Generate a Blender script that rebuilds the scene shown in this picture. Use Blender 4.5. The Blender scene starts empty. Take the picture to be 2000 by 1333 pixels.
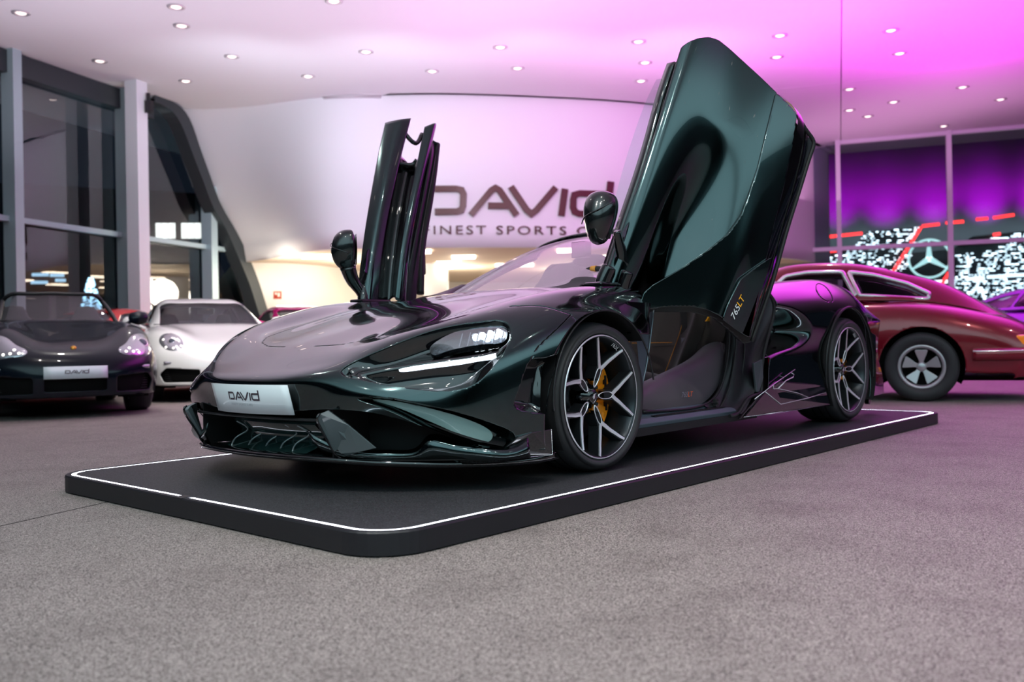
import bpy, math, random
import numpy as np
from mathutils import Vector, Matrix
random.seed(7); rng = np.random.default_rng(7)
SC = bpy.context.scene
COL = SC.collection
# ---------------------------------------------------------------- camera (world: x = supercar's forward, y = its left, z up, deck top z = 0)
F = 1776.6; CAM = np.array([3.0447, 3.1183, 0.5317]); YAW, PIT, ROL = 3.8599, 0.0026, -0.0185
def _axes():
    ca, sa, cb, sb, cc, sc = math.cos(YAW), math.sin(YAW), math.cos(PIT), math.sin(PIT), math.cos(ROL), math.sin(ROL)
    w = np.array([ca*cb, sa*cb, sb]); r = np.array([sa, -ca, 0.]); u = np.cross(r, w)
    return cc*r + sc*u, -sc*r + cc*u, w
RX, UP, FW = _axes()
def ray(px, py): return (px-1000)/F*RX - (py-666.5)/F*UP + FW
def U(px, py, x=None, y=None, z=None):
    d = ray(px, py)
    t = (x-CAM[0])/d[0] if x is not None else (y-CAM[1])/d[1] if y is not None else (z-CAM[2])/d[2]
    return tuple(CAM + d*t)
def UPL(px, py, O, N, off=0.0):
    d = ray(px, py); t = ((np.array(O)-CAM)@N + off)/(d@N); return CAM + d*t
def PR(V):
    d = np.asarray(V, float) - CAM; z = d@FW
    return np.stack([1000+F*(d@RX)/z, 666.5-F*(d@UP)/z], -1)
cd = bpy.data.cameras.new('camera'); cam = bpy.data.objects.new('camera', cd); COL.objects.link(cam)
cd.sensor_width = 36; cd.lens = F/2000*36; cd.clip_end = 400; cd.clip_start = .05
m = Matrix(((RX[0], UP[0], -FW[0], CAM[0]), (RX[1], UP[1], -FW[1], CAM[1]), (RX[2], UP[2], -FW[2], CAM[2]), (0, 0, 0, 1)))
cam.matrix_world = m; SC.camera = cam
cd.dof.use_dof = True; cd.dof.focus_distance = 3.75; cd.dof.aperture_fstop = 2.6
# ---------------------------------------------------------------- materials
MATS = {}
def mat(name, col, rough=.5, metal=0., coat=0., emis=None, es=0., spec=.5, trans=0., ior=1.45, alpha=1., coatr=.03, bump=None, sheen=0.):
    if name in MATS: return MATS[name]
    m = bpy.data.materials.new(name); m.use_nodes = True; nt = m.node_tree; b = nt.nodes['Principled BSDF']
    b.inputs['Base Color'].default_value = (*col, 1); b.inputs['Roughness'].default_value = rough; b.inputs['Metallic'].default_value = metal
    b.inputs['Coat Weight'].default_value = coat; b.inputs['Coat Roughness'].default_value = coatr; b.inputs['Specular IOR Level'].default_value = spec
    b.inputs['Transmission Weight'].default_value = trans; b.inputs['IOR'].default_value = ior; b.inputs['Alpha'].default_value = alpha
    if emis: b.inputs['Emission Color'].default_value = (*emis, 1); b.inputs['Emission Strength'].default_value = es
    if sheen: b.inputs['Sheen Weight'].default_value = sheen
    if bump:
        tc = nt.nodes.new('ShaderNodeTexCoord'); n = nt.nodes.new('ShaderNodeTexNoise'); n.inputs['Scale'].default_value = bump[0]; n.inputs['Detail'].default_value = 4
        bp = nt.nodes.new('ShaderNodeBump'); bp.inputs['Strength'].default_value = bump[1]; bp.inputs['Distance'].default_value = bump[2]
        nt.links.new(tc.outputs['Object'], n.inputs['Vector']); nt.links.new(n.outputs['Fac'], bp.inputs['Height']); nt.links.new(bp.outputs['Normal'], b.inputs['Normal'])
    MATS[name] = m; return m
def glassmat(name, tint, refl=1.0, ior=1.5, rough=0.0):
    m = bpy.data.materials.new(name); m.use_nodes = True; nt = m.node_tree; nt.nodes.clear()
    o = nt.nodes.new('ShaderNodeOutputMaterial'); mx = nt.nodes.new('ShaderNodeMixShader'); t = nt.nodes.new('ShaderNodeBsdfTransparent'); g = nt.nodes.new('ShaderNodeBsdfGlossy')
    fr = nt.nodes.new('ShaderNodeFresnel'); fr.inputs['IOR'].default_value = ior; t.inputs['Color'].default_value = (*tint, 1); g.inputs['Roughness'].default_value = rough
    mu = nt.nodes.new('ShaderNodeMath'); mu.operation = 'MULTIPLY'; mu.use_clamp = True; mu.inputs[1].default_value = refl
    nt.links.new(fr.outputs[0], mu.inputs[0]); nt.links.new(mu.outputs[0], mx.inputs[0]); nt.links.new(t.outputs[0], mx.inputs[1]); nt.links.new(g.outputs[0], mx.inputs[2]); nt.links.new(mx.outputs[0], o.inputs[0])
    MATS[name] = m; return m
# ---------------------------------------------------------------- mesh collector
class MB:
    def __init__(s): s.v = []; s.f = []; s.sm = []
    def add(s, V, Fc, smooth=False):
        o = len(s.v); s.v.extend([tuple(map(float, p)) for p in V]); s.f.extend([tuple(i+o for i in f) for f in Fc]); s.sm.extend([smooth]*len(Fc)); return s
    def grid(s, G, smooth=True, wrap_u=False, wrap_v=False, flip=False):
        G = np.asarray(G); n, m_ = G.shape[:2]; Fc = []
        for i in range(n if wrap_u else n-1):
            for j in range(m_ if wrap_v else m_-1):
                q = (i*m_+j, i*m_+(j+1) % m_, ((i+1) % n)*m_+(j+1) % m_, ((i+1) % n)*m_+j); Fc.append(q[::-1] if flip else q)
        return s.add(G.reshape(-1, 3), Fc, smooth)
    def box(s, c, d, R=None, bev=0):
        c = np.array(c, float); h = np.array(d, float)/2
        R = np.eye(3) if R is None else np.asarray(R)
        P = [c + R@(h*np.array(k)) for k in [(-1,-1,-1),(1,-1,-1),(1,1,-1),(-1,1,-1),(-1,-1,1),(1,-1,1),(1,1,1),(-1,1,1)]]
        return s.add(P, [(0,3,2,1),(4,5,6,7),(0,1,5,4),(1,2,6,5),(2,3,7,6),(3,0,4,7)])
    def prism(s, pts, n, smooth=False):       # closed polygon (3D) extruded by vector n
        P = [np.array(p, float) for p in pts]; k = len(P); n = np.array(n, float)
        V = P + [p+n for p in P]; Fc = [tuple(range(k))[::-1], tuple(range(k, 2*k))] + [(i, (i+1) % k, (i+1) % k+k, i+k) for i in range(k)]
        return s.add(V, Fc, smooth)
    def tube(s, P, r, n=10, caps=True, closed=False, flat=1.0, upv=None):
        P = np.asarray(P, float); k = len(P); rr = np.full(k, r) if np.isscalar(r) else np.asarray(r)
        T = np.gradient(P, axis=0) if not closed else (np.roll(P, -1, 0)-np.roll(P, 1, 0)); T /= np.linalg.norm(T, axis=1)[:, None]+1e-12
        a = np.array(upv if upv is not None else ([0, 0, 1] if abs(T[0][2]) < .9 else [1, 0, 0]), float); G = []
        for i in range(k):
            a = a - (a@T[i])*T[i]; a /= np.linalg.norm(a)+1e-12; b = np.cross(T[i], a)
            G.append([P[i] + rr[i]*(math.cos(t)*a*flat + math.sin(t)*b) for t in np.linspace(0, 2*math.pi, n, endpoint=False)])
        s.grid(G, True, wrap_u=closed, wrap_v=True)
        if caps and not closed:
            o = len(s.v)-k*n; s.f.append(tuple(o+i for i in range(n))[::-1]); s.f.append(tuple(o+(k-1)*n+i for i in range(n))); s.sm += [False, False]
        return s
    def lathe(s, prof, c, ax, n=48, smooth=True, ang=(0, 2*math.pi)):   # prof: (radius, axial)
        ax = np.array(ax, float); ax /= np.linalg.norm(ax); a = np.cross(ax, [0, 0, 1] if abs(ax[2]) < .9 else [1, 0, 0]); a /= np.linalg.norm(a); b = np.cross(ax, a); c = np.array(c, float)
        full = abs(ang[1]-ang[0]-2*math.pi) < 1e-6
        G = [[c + ax*h + r_*(math.cos(t)*a + math.sin(t)*b) for r_, h in prof] for t in np.linspace(ang[0], ang[1], n, endpoint=not full)]
        return s.grid(G, smooth, wrap_u=full)
    def mirror(s):
        o = len(s.v); s.v += [(x, -y, z) for x, y, z in s.v]; n = len(s.f); s.f += [tuple(i+o for i in f)[::-1] for f in s.f[:n]]; s.sm += s.sm[:n]; return s
    def build(s, name, m, parent=None, solid=0., bevel=0., subd=0, off=-1., weld=0.):
        me = bpy.data.meshes.new(name); me.from_pydata(s.v, [], s.f); me.update()
        me.polygons.foreach_set('use_smooth', s.sm[:len(me.polygons)]) if len(me.polygons) == len(s.sm) else None
        ms = m if isinstance(m, (list, tuple)) else [m]
        for q in ms: me.materials.append(q)
        o = bpy.data.objects.new(name, me); COL.objects.link(o)
        if weld: w = o.modifiers.new('weld', 'WELD'); w.merge_threshold = weld
        if subd: q = o.modifiers.new('sub', 'SUBSURF'); q.levels = subd; q.render_levels = subd
        if solid: q = o.modifiers.new('sol', 'SOLIDIFY'); q.thickness = solid; q.offset = off; q.use_rim = True; q.use_even_offset = False
        if bevel: q = o.modifiers.new('bev', 'BEVEL'); q.width = bevel; q.segments = 2; q.limit_method = 'ANGLE'; q.angle_limit = .6
        if parent is not None:
            o.parent = parent; o.matrix_parent_inverse = parent_inv(parent)
        return o
def parent_inv(p):
    M = Matrix.Identity(4); q = p
    chain = []
    while q is not None: chain.append(q); q = q.parent
    for c in reversed(chain): M = M @ c.matrix_parent_inverse @ c.matrix_basis if c.parent else c.matrix_basis.copy()
    return M.inverted()
def tag(o, label=None, cat=None, group=None, kind=None):
    if label: o['label'] = label
    if cat: o['category'] = cat
    if group: o['group'] = group
    if kind: o['kind'] = kind
    return o
def empty(name, loc=(0, 0, 0), rz=0., parent=None):
    o = bpy.data.objects.new(name, None); COL.objects.link(o); o.location = loc; o.rotation_euler = (0, 0, rz); o.empty_display_size = .1
    if parent is not None: o.parent = parent
    return o
def copy_tree(o, parent=None):
    c = o.copy(); COL.objects.link(c)
    if parent is not None: c.parent = parent
    for ch in list(o.children): copy_tree(ch, c)
    return c
# ---------------------------------------------------------------- smooth surfaces from control nets
def nspline(t, Y, x):      # natural cubic spline, Y (n, k)
    n = len(t); h = np.diff(t); A = np.zeros((n, n)); B = np.zeros((n, Y.shape[1])); A[0, 0] = A[-1, -1] = 1
    for i in range(1, n-1):
        A[i, i-1] = h[i-1]; A[i, i] = 2*(h[i-1]+h[i]); A[i, i+1] = h[i]; B[i] = 6*((Y[i+1]-Y[i])/h[i]-(Y[i]-Y[i-1])/h[i-1])
    Mm = np.linalg.solve(A, B); i = np.clip(np.searchsorted(t, x)-1, 0, n-2); a = (t[i+1]-x)/h[i]; b = (x-t[i])/h[i]; a = a[:, None]; b = b[:, None]; hh = h[i][:, None]
    return a*Y[i]+b*Y[i+1]+((a**3-a)*Mm[i]+(b**3-b)*Mm[i+1])*hh**2/6
def curve(P, n, closed=False):
    P = np.asarray(P, float)
    if closed: k = len(P); P = np.vstack([P[-3:], P, P[:4]])
    t = np.concatenate([[0], np.cumsum(np.sqrt(np.linalg.norm(np.diff(P, axis=0), axis=1)+1e-9))])
    if closed: return nspline(t, P, np.linspace(t[3], t[3+k], n, endpoint=False))
    return nspline(t, P, np.linspace(0, t[-1], n))
def net(N, nu, nv, mirror=False):   # N[rows][cols] -> smooth grid (nu, nv, 3); mirror: columns start on y = 0
    N = np.array([[tuple(p) for p in r_] for r_ in N], float)
    if mirror: N = np.concatenate([N[:, :0:-1]*np.array([1, -1, 1]), N], 1)
    def par(M):
        d = np.linalg.norm(np.diff(M, axis=1), axis=2); d = np.maximum(d, 1e-4)**.5; return np.concatenate([[0], np.cumsum(d.mean(0))])
    tv = par(N); tu = par(N.transpose(1, 0, 2)); c = (N.shape[1]-1)//2
    xv = np.linspace(tv[c] if mirror else tv[0], tv[-1], nv); xu = np.linspace(tu[0], tu[-1], nu)
    A = nspline(tv, N.transpose(1, 0, 2).reshape(N.shape[1], -1), xv).reshape(nv, N.shape[0], 3).transpose(1, 0, 2)
    return nspline(tu, A.reshape(N.shape[0], -1), xu).reshape(nu, nv, 3)
def gridmesh(G, flip=False):
    n, m_ = G.shape[:2]; Fc = [((i*m_+j), (i*m_+j+1), ((i+1)*m_+j+1), ((i+1)*m_+j)) for i in range(n-1) for j in range(m_-1)]
    if flip: Fc = [q[::-1] for q in Fc]
    return G.reshape(-1, 3).copy(), Fc
def clip(V, Fc, s):        # keep the part of the mesh where s >= 0
    V = np.asarray(V); s = np.asarray(s, float); nv = [tuple(p) for p in V]; cache = {}; out = []
    def cut(a, b):
        k = (a, b) if a < b else (b, a)
        if k not in cache:
            t = s[k[0]]/(s[k[0]]-s[k[1]]); cache[k] = len(nv); nv.append(tuple(V[k[0]]*(1-t)+V[k[1]]*t))
        return cache[k]
    for f in Fc:
        ins = [s[i] >= 0 for i in f]
        if all(ins): out.append(f); continue
        if not any(ins): continue
        q = []
        for a, b, ia, ib in zip(f, f[1:]+f[:1], ins, ins[1:]+ins[:1]):
            if ia: q.append(a)
            if ia != ib: q.append(cut(a, b))
        if len(q) > 2: out.append(tuple(q))
    used = sorted({i for f in out for i in f}); mp = {o: k for k, o in enumerate(used)}
    return np.array([nv[i] for i in used]).reshape(-1, 3), [tuple(mp[i] for i in f) for f in out]
def sd(P, poly):           # signed distance to polygon: > 0 inside
    P = np.asarray(P, float); poly = np.asarray(poly, float); d = np.full(len(P), 1e9); ins = np.zeros(len(P), bool)
    for a, b in zip(poly, np.roll(poly, -1, 0)):
        e = b-a; w_ = P-a; t = np.clip((w_@e)/(e@e+1e-12), 0, 1); d = np.minimum(d, np.linalg.norm(w_-t[:, None]*e, axis=1))
        c = ((a[1] > P[:, 1]) != (b[1] > P[:, 1])) & (P[:, 0] < (b[0]-a[0])*(P[:, 1]-a[1])/(b[1]-a[1]+1e-12)+a[0]); ins ^= c
    return np.where(ins, d, -d)
def dl(P, line):           # unsigned distance to an open polyline
    P = np.asarray(P, float); line = np.asarray(line, float); d = np.full(len(P), 1e9)
    for a, b in zip(line[:-1], line[1:]):
        e = b-a; w_ = P-a; t = np.clip((w_@e)/(e@e+1e-12), 0, 1); d = np.minimum(d, np.linalg.norm(w_-t[:, None]*e, axis=1))
    return d
def smooth2(P, n=90, closed=True): return curve(np.asarray(P, float), n, closed)
def inter(G, a, b):        # point on a dense grid by fractions
    n, m_ = G.shape[:2]; return G[int(round(a*(n-1))), int(round(b*(m_-1)))]
def surf_hit(G, pts):      # nearest grid vertices, seen in the picture plane, for pixel points (front-facing grids)
    Q = PR(G.reshape(-1, 3)); V = G.reshape(-1, 3); out = []
    for p in pts:
        d = np.linalg.norm(Q-np.array(p), axis=1); k = np.argsort(d)[:4]; w_ = 1/(d[k]+.05); out.append((V[k]*w_[:, None]).sum(0)/w_.sum())
    return np.array(out)
def text_mesh(txt, size, font_spacing=1.0):
    cu = bpy.data.curves.new('t', 'FONT'); cu.body = txt; cu.size = size; cu.space_character = font_spacing; cu.align_x = 'CENTER'; cu.align_y = 'CENTER'; cu.resolution_u = 3
    o = bpy.data.objects.new('t', cu); COL.objects.link(o); bpy.context.view_layer.update()
    me = bpy.data.meshes.new_from_object(o.evaluated_get(bpy.context.evaluated_depsgraph_get()))
    V = np.array([v.co[:] for v in me.vertices]); Fc = [tuple(p.vertices) for p in me.polygons]
    bpy.data.objects.remove(o); bpy.data.curves.remove(cu); bpy.data.meshes.remove(me); return V, Fc
# the wordmark DAViD as strokes in a 6.2 x 1.35 box (x right, y up)
def band(p, w): # polyline stroke -> quads
    p = np.array(p, float); Q = []; n = len(p)
    for i in range(n):
        t0 = p[i]-p[i-1] if i else p[1]-p[0]; t1 = p[i+1]-p[i] if i < n-1 else t0
        t0 = t0/np.linalg.norm(t0); t1 = t1/np.linalg.norm(t1); b = t0+t1; b /= np.linalg.norm(b); nn = np.array([-b[1], b[0]]); k = 1/max(.45, abs(nn@np.array([-t0[1], t0[0]])))
        Q.append((p[i]-nn*w/2*k, p[i]+nn*w/2*k))
    V = [q for pr in Q for q in pr]; return V, [(2*i, 2*i+2, 2*i+3, 2*i+1) for i in range(n-1)]
def wordmark():
    W_ = .22; S = [[(40, 290), (50, 119), (235, 119), (268, 127), (279, 155), (275, 232), (264, 258), (235, 268), (90, 268)],
        [(325, 290), (462, 128), (490, 111), (516, 126), (625, 290)], [(440, 228), (580, 228)],
        [(590, 100), (692, 255), (722, 279), (754, 255), (885, 100)], [(918, 290), (945, 108)],
        [(1215, 136), (1040, 136), (1007, 146), (998, 178), (996, 232), (1006, 261), (1035, 273), (1200, 273)], [(1246, 50), (1215, 290)]]
    S = [[((x-15)/190, (290-y)/190) for x, y in s_] for s_ in S]
    V = []; Fc = []
    for s_ in S:
        v, f = band(s_, W_); o = len(V); V += v; Fc += [tuple(i+o for i in q) for q in f]
    V = np.array(V); V[:, 0] -= 3.1; V[:, 1] -= .5; return V, Fc
# ================================================================= ROOM
FZ = -0.075; CZ = CAM[2]+4.9
D1 = np.array([math.cos(math.radians(201.36)), math.sin(math.radians(201.36)), 0.]); D2 = np.array([-D1[1], D1[0], 0.]); D2 = np.array([math.cos(math.radians(291.36)), math.sin(math.radians(291.36)), 0.])
RG = math.radians(201.36); RM = np.array([D1, D2, [0, 0, 1.]]).T
def rp(a, b, z): return np.array([CAM[0], CAM[1], 0.]) + a*D1 + b*D2 + np.array([0, 0, z])
def toab(P): q = np.asarray(P, float)-np.array([CAM[0], CAM[1], 0.]); return q@D1, q@D2
def PA(px, py, a=None, b=None):      # pixel onto room plane a = const or b = const
    d = ray(px, py); t = (a/(d@D1)) if a is not None else (b/(d@D2)); return CAM + d*t
def DEP(px, py, dep): return CAM + ray(px, py)*dep
def struct(o): o['kind'] = 'structure'; return o
# floor material: speckled grey-brown carpet-like stone
fm = bpy.data.materials.new('speckled_floor'); fm.use_nodes = True; nt = fm.node_tree; b = nt.nodes['Principled BSDF']
tc = nt.nodes.new('ShaderNodeTexCoord'); n1 = nt.nodes.new('ShaderNodeTexNoise'); n1.inputs['Scale'].default_value = 300; n1.inputs['Detail'].default_value = 3
n2 = nt.nodes.new('ShaderNodeTexNoise'); n2.inputs['Scale'].default_value = 3.2; n2.inputs['Detail'].default_value = 6
cr = nt.nodes.new('ShaderNodeValToRGB'); e = cr.color_ramp.elements; e[0].position = .38; e[0].color = (.045, .038, .035, 1); e[1].position = .64; e[1].color = (.50, .43, .40, 1)
c2 = nt.nodes.new('ShaderNodeValToRGB'); e = c2.color_ramp.elements; e[0].position = .30; e[0].color = (.80, .79, .79, 1); e[1].position = .52; e[1].color = (1, 1, 1, 1)
mx = nt.nodes.new('ShaderNodeMix'); mx.data_type = 'RGBA'; mx.blend_type = 'MULTIPLY'; mx.inputs['Factor'].default_value = 1
for n_ in (n1, n2): nt.links.new(tc.outputs['Object'], n_.inputs['Vector'])
nt.links.new(n1.outputs['Fac'], cr.inputs[0]); nt.links.new(n2.outputs['Fac'], c2.inputs[0]); nt.links.new(cr.outputs[0], mx.inputs['A']); nt.links.new(c2.outputs[0], mx.inputs['B']); nt.links.new(mx.outputs['Result'], b.inputs['Base Color'])
b.inputs['Roughness'].default_value = .62; b.inputs['Specular IOR Level'].default_value = .35
bp = nt.nodes.new('ShaderNodeBump'); bp.inputs['Strength'].default_value = .5; bp.inputs['Distance'].default_value = .002; nt.links.new(n1.outputs['Fac'], bp.inputs['Height']); nt.links.new(bp.outputs[0], b.inputs['Normal'])
white = mat('white_ceiling', (.78, .77, .79), .85); wallw = mat('white_wall', (.80, .80, .82), .7)
silver = mat('silver_window_frame', (.46, .60, .62), .42, .2); darkf = mat('dark_grey_frame', (.045, .055, .06), .4, .2)
winglass = glassmat('window_glass', (.72, .76, .80), .16, 1.5)
A0, A1, B0, B1 = -17., 24.2, -22., 12.7
struct(MB().box(rp((A0+A1)/2+10, (B0+B1)/2, FZ-.1), (A1-A0+26, B1-B0+12, .2), RM).build('floor', fm))
# ceiling with panel seams cut as shallow grooves
mb = MB(); ed_a = [A0, -9., 0.2, 9.5, 18.6, A1+.4]; ed_b = [B0-2, -9.5, -.12, B1+.15]
for i in range(len(ed_a)-1):
    for j in range(len(ed_b)-1):
        a0, a1, b0, b1 = ed_a[i]+.006, ed_a[i+1]-.006, ed_b[j]+.010, ed_b[j+1]-.010
        mb.box(rp((a0+a1)/2, (b0+b1)/2, CZ+.03), (a1-a0, b1-b0, .06), RM)
mb.box(rp((A0+A1)/2, (B0+B1)/2, CZ+.12), (A1-A0+4, B1-B0+6, .08), RM)
struct(mb.build('ceiling', white))
# ---- logo wall: freeform white band, its foot ends at the soffit over the lit hall
SOF = 2.44
pxs = [(600, 17.85), (740, 17.8), (860, 17.8), (1100, 18.25), (1300, 19.), (1450, 20.4), (1560, 22.0), (1625, 24.15)]
base = curve([rp(*toab(CAM+ray(p, 667)*d_), 0) for p, d_ in pxs], 70)
def topz(t): return CZ
edge_px = [(300, 196), (330, 207), (352, 232), (372, 282), (392, 345), (408, 392), (428, 440), (456, 493)]
edge = curve([PA(px, py, b=B1-.02) for px, py in edge_px], 30)
G = []
for E_ in edge:
    row = [curve([E_, (E_*.55+np.array([*base[0][:2], E_[2]])*.45)+D1*.28-FW*.0, (*base[2][:2], E_[2]), (*base[9][:2], E_[2])], 40)]
    G.append(np.vstack([row[0][:-1], [(*q[:2], E_[2]) for q in base[9:]]]))
G = np.array(G); G[0, :, 2] = CZ; G[-1, :, 2] = SOF
G[:, :, 2] = np.linspace(0, 1, len(G))[:, None]*0 + G[:, :, 2]
struct(MB().grid(G).build('wall_logo', wallw, solid=.12, off=1))
# soffit and the bright hall behind it
warm = mat('warm_white_wall', (.9, .86, .78), .8)
mb = MB(); foot = G[-1]
back = [q + (q-CAM)*np.array([1, 1, 0])*.95 + D2*2 for q in foot[::6]]
mb.grid([[q+(0, 0, .001) for q in foot[::6]], [(*q[:2], SOF) for q in back]], False); struct(mb.build('ceiling_hall', mat('beige_soffit', (.80, .66, .50), .7)))
bt_ = curve([PA(456, 493, b=B1-.02)*[1, 1, 0], DEP(560, 700, 20.6)*[1, 1, 0], DEP(698, 700, 22.8)*[1, 1, 0], DEP(840, 700, 27)*[1, 1, 0], DEP(1100, 700, 29)*[1, 1, 0], DEP(1300, 700, 29)*[1, 1, 0], DEP(1640, 700, 27)*[1, 1, 0]], 60)
bw = curve([PA(520, 735, b=B1-.02)*[1, 1, 0], DEP(610, 700, 22.6)*[1, 1, 0], DEP(710, 700, 24.2)*[1, 1, 0], DEP(840, 700, 27.2)*[1, 1, 0], DEP(1100, 700, 29)*[1, 1, 0], DEP(1300, 700, 29)*[1, 1, 0], DEP(1640, 700, 27)*[1, 1, 0]], 60)
mb = MB(); mb.grid([[(*q[:2], FZ) for q in bw], [(*q[:2], SOF) for q in bt_]]); struct(mb.build('wall_hall', warm, solid=.05))
pil = MB(); q = DEP(853, 660, 21.5); pil.lathe([(.3, FZ), (.3, SOF)], (*q[:2], 0), (0, 0, 1), 24); pil.lathe([(.3, FZ), (.3, SOF)], (*DEP(1162, 660, 22)[:2], 0), (0, 0, 1), 24)
struct(pil.build('column_hall', wallw))
# left glass wall
gl = MB(); fr = MB(); dk = MB(); tr_z = PA(16.5, 430, b=B1)[2]
aL = [PA(px, 500, b=B1) @ D1 - CAM@D1 for px in (12, 231, 297)]
def am(px): return float((PA(px, 400, b=B1)-CAM)@D1)
def beam(p, q, w_, h_, mbx):     # box from p to q, width along b, height z or along a
    p = np.array(p); q = np.array(q); L_ = q-p; ln = np.linalg.norm(L_); L_ = L_/ln; s_ = np.cross(L_, [0, 0, 1.]) if abs(L_[2]) < .9 else D1; s_ = s_/np.linalg.norm(s_); t_ = np.cross(s_, L_)
    mbx.box((p+q)/2, (w_, ln, h_), np.array([s_, L_, t_]).T)
for k, (p0, p1) in enumerate([(-4000, 12), (12, 231), (231, 396), (396, 500)]):
    a0 = -14. if k == 0 else am(p0); a1 = am(p1)
    mbx = MB(); mbx.prism([rp(a0, B1, FZ), rp(a1, B1, FZ), rp(a1, B1, CZ), rp(a0, B1, CZ)] if k < 2 else
        ([rp(a0, B1, FZ), rp(a1, B1, FZ)] + ([PA(396, 372, b=B1), PA(380, 320, b=B1), PA(350, 240, b=B1), PA(310, 205, b=B1), rp(a0, B1, CZ)] if k == 2 else [rp(a1, B1, FZ+.4), PA(470, 528, b=B1), PA(440, 470, b=B1), PA(402, 380, b=B1)])), D2*.02)
    struct(mbx.build('window_%d' % (k+1), winglass))
struct_f = MB()
for px in (12, 231, 396):
    w_ = .17 if px < 300 else .2
    top = CZ if px < 300 else PA(396, 366, b=B1)[2]
    struct_f.box(rp(am(px), B1-.16, (FZ+top)/2), (w_, .26, top-FZ), RM)
for a0, a1 in [(-14, am(396)), (am(396), am(447))]: beam(rp(a0, B1-.1, tr_z), rp(a1, B1-.1, tr_z), .12, .09, struct_f)
struct(struct_f.build('window_frame_left', silver))
beam(rp(-14, B1-.02, CZ-.2), rp(am(290), B1-.02, CZ-.2), .3, .36, dk)
ce = curve([PA(px, py, b=B1) for px, py in [(268, 186), (300, 200), (333, 228), (356, 285), (378, 345), (398, 398), (425, 445), (456, 505), (478, 560), (494, 610), (540, 735)]], 40)
ci = curve([PA(px, py, b=B1) for px, py in [(268, 204), (296, 216), (320, 245), (342, 300), (366, 360), (386, 410), (405, 440), (436, 508), (458, 560), (474, 610), (520, 735)]], 40)
ce = ce-D2*.12; ci = ci-D2*.12; dk.grid([ce, ci], False).grid([ce-D2*.0, ce-D2*.3], False).grid([ci, ci-D2*.3], False, flip=True).grid([ce-D2*.3, ci-D2*.3], False, flip=True)
struct(dk.build('window_frame_curved', darkf))
# free-standing white column inside with a black bracket camera
cpos = rp(*[v for v in toab(DEP(274, 667, 16.6))], 0)
struct(MB().box(cpos+[0, 0, (FZ+CZ)/2], (.27, .27, CZ-FZ), RM).build('column_white', wallw))
# right glass wall
GA = A1
gl = MB(); fr = MB(); tz = PA(1640, 487, a=GA)[2]; ob = []
bR = [float((PA(px, 450, a=GA)-CAM)@D2) for px in (1639, 1855, 2110)]
step = bR[1]-bR[0]; bs = [2.2, bR[0]] + [bR[0]+step*k for k in range(1, 8)]
for k in range(len(bs)-1):
    b0, b1 = bs[k], bs[k+1]; top = CZ
    P_ = [rp(GA, b0, FZ), rp(GA, b1, FZ), rp(GA, b1, top), rp(GA, b0, top)]
    if k == 0: P_ = [rp(GA, b0, FZ), rp(GA, b1, FZ), rp(GA, b1, CZ-.06), rp(GA, b1+.5, CZ-.12), rp(GA, b0-.75, CZ-.35), rp(GA, b0-.2, CZ-.75), rp(GA, b0, CZ-1.3)]
    struct(MB().prism(P_, D1*.02).build('window_%d' % (k+5), winglass))
    fr.box(rp(GA-.1, b1, (FZ+CZ)/2), (.2, .11, CZ-FZ), RM)
beam(rp(GA-.1, 2.2, tz), rp(GA-.1, bs[-1], tz), .14, .1, fr); beam(rp(GA-.1, bR[0], CZ-.05), rp(GA-.1, bs[-1], CZ-.05), .14, .09, fr)
struct(fr.build('window_frame_right', mat('lilac_white_frame', (.75, .75, .8), .4)))
# back of the showroom, behind the camera
struct(MB().box(rp(A0, (B0+B1)/2, (FZ+CZ)/2), (.2, B1-B0, CZ-FZ), RM).build('wall_back', mat('grey_green_wall', (.05, .06, .065), .6)))
struct(MB().box(rp((A0+A1)/2, B0, (FZ+CZ)/2), (A1-A0, .2, CZ-FZ), RM).build('wall_right', mat('grey_wall', (.04, .045, .05), .6)))
# ---------------------------------------------------------------- logo lettering on the wall
brn = mat('brown_letter', (.075, .012, .008), .35)
zr = G.shape[0]; arc = G[zr//2]; apx = PR(arc)[:, 0]
def wallpt(px, z, off=.02):
    k = np.interp(px, apx, np.arange(len(apx))); i = int(k); t = k-i; i = min(i, len(apx)-2); q = arc[i]*(1-t)+arc[i+1]*t
    n_ = np.cross(arc[i+1]-arc[i], [0, 0, 1.]); n_ /= np.linalg.norm(n_); n_ *= -np.sign(n_@FW); q = q + n_*off; return np.array([q[0], q[1], z]), n_
z421 = lambda px, py: CAM[2] + float((wallpt(px, 2.)[0]-CAM)@FW)*(ray(px, py)[2])
zb, zt = z421(1000, 421), z421(1000, 365); k_ = (zt-zb)/1.0
V, Fc = wordmark(); x0, x1 = 836, 1190
def islands(V, Fc):
    par = list(range(len(V)))
    def fd(i):
        while par[i] != i: par[i] = par[par[i]]; i = par[i]
        return i
    for f in Fc:
        for i in f[1:]: par[fd(i)] = fd(f[0])
    gs = {}
    for f in Fc: gs.setdefault(fd(f[0]), []).append(f)
    return list(gs.values())
wl_ = empty('wall_lettering', wallpt(1010, zb)[0]); tag(wl_, 'large dark brown capital wordmark mounted on the curved white wall', 'wall sign')
tl_ = empty('tagline_lettering', wallpt(1010, zb-.4)[0]); tag(tl_, 'small brown serif tagline letters under the big wordmark', 'wall sign')
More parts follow.
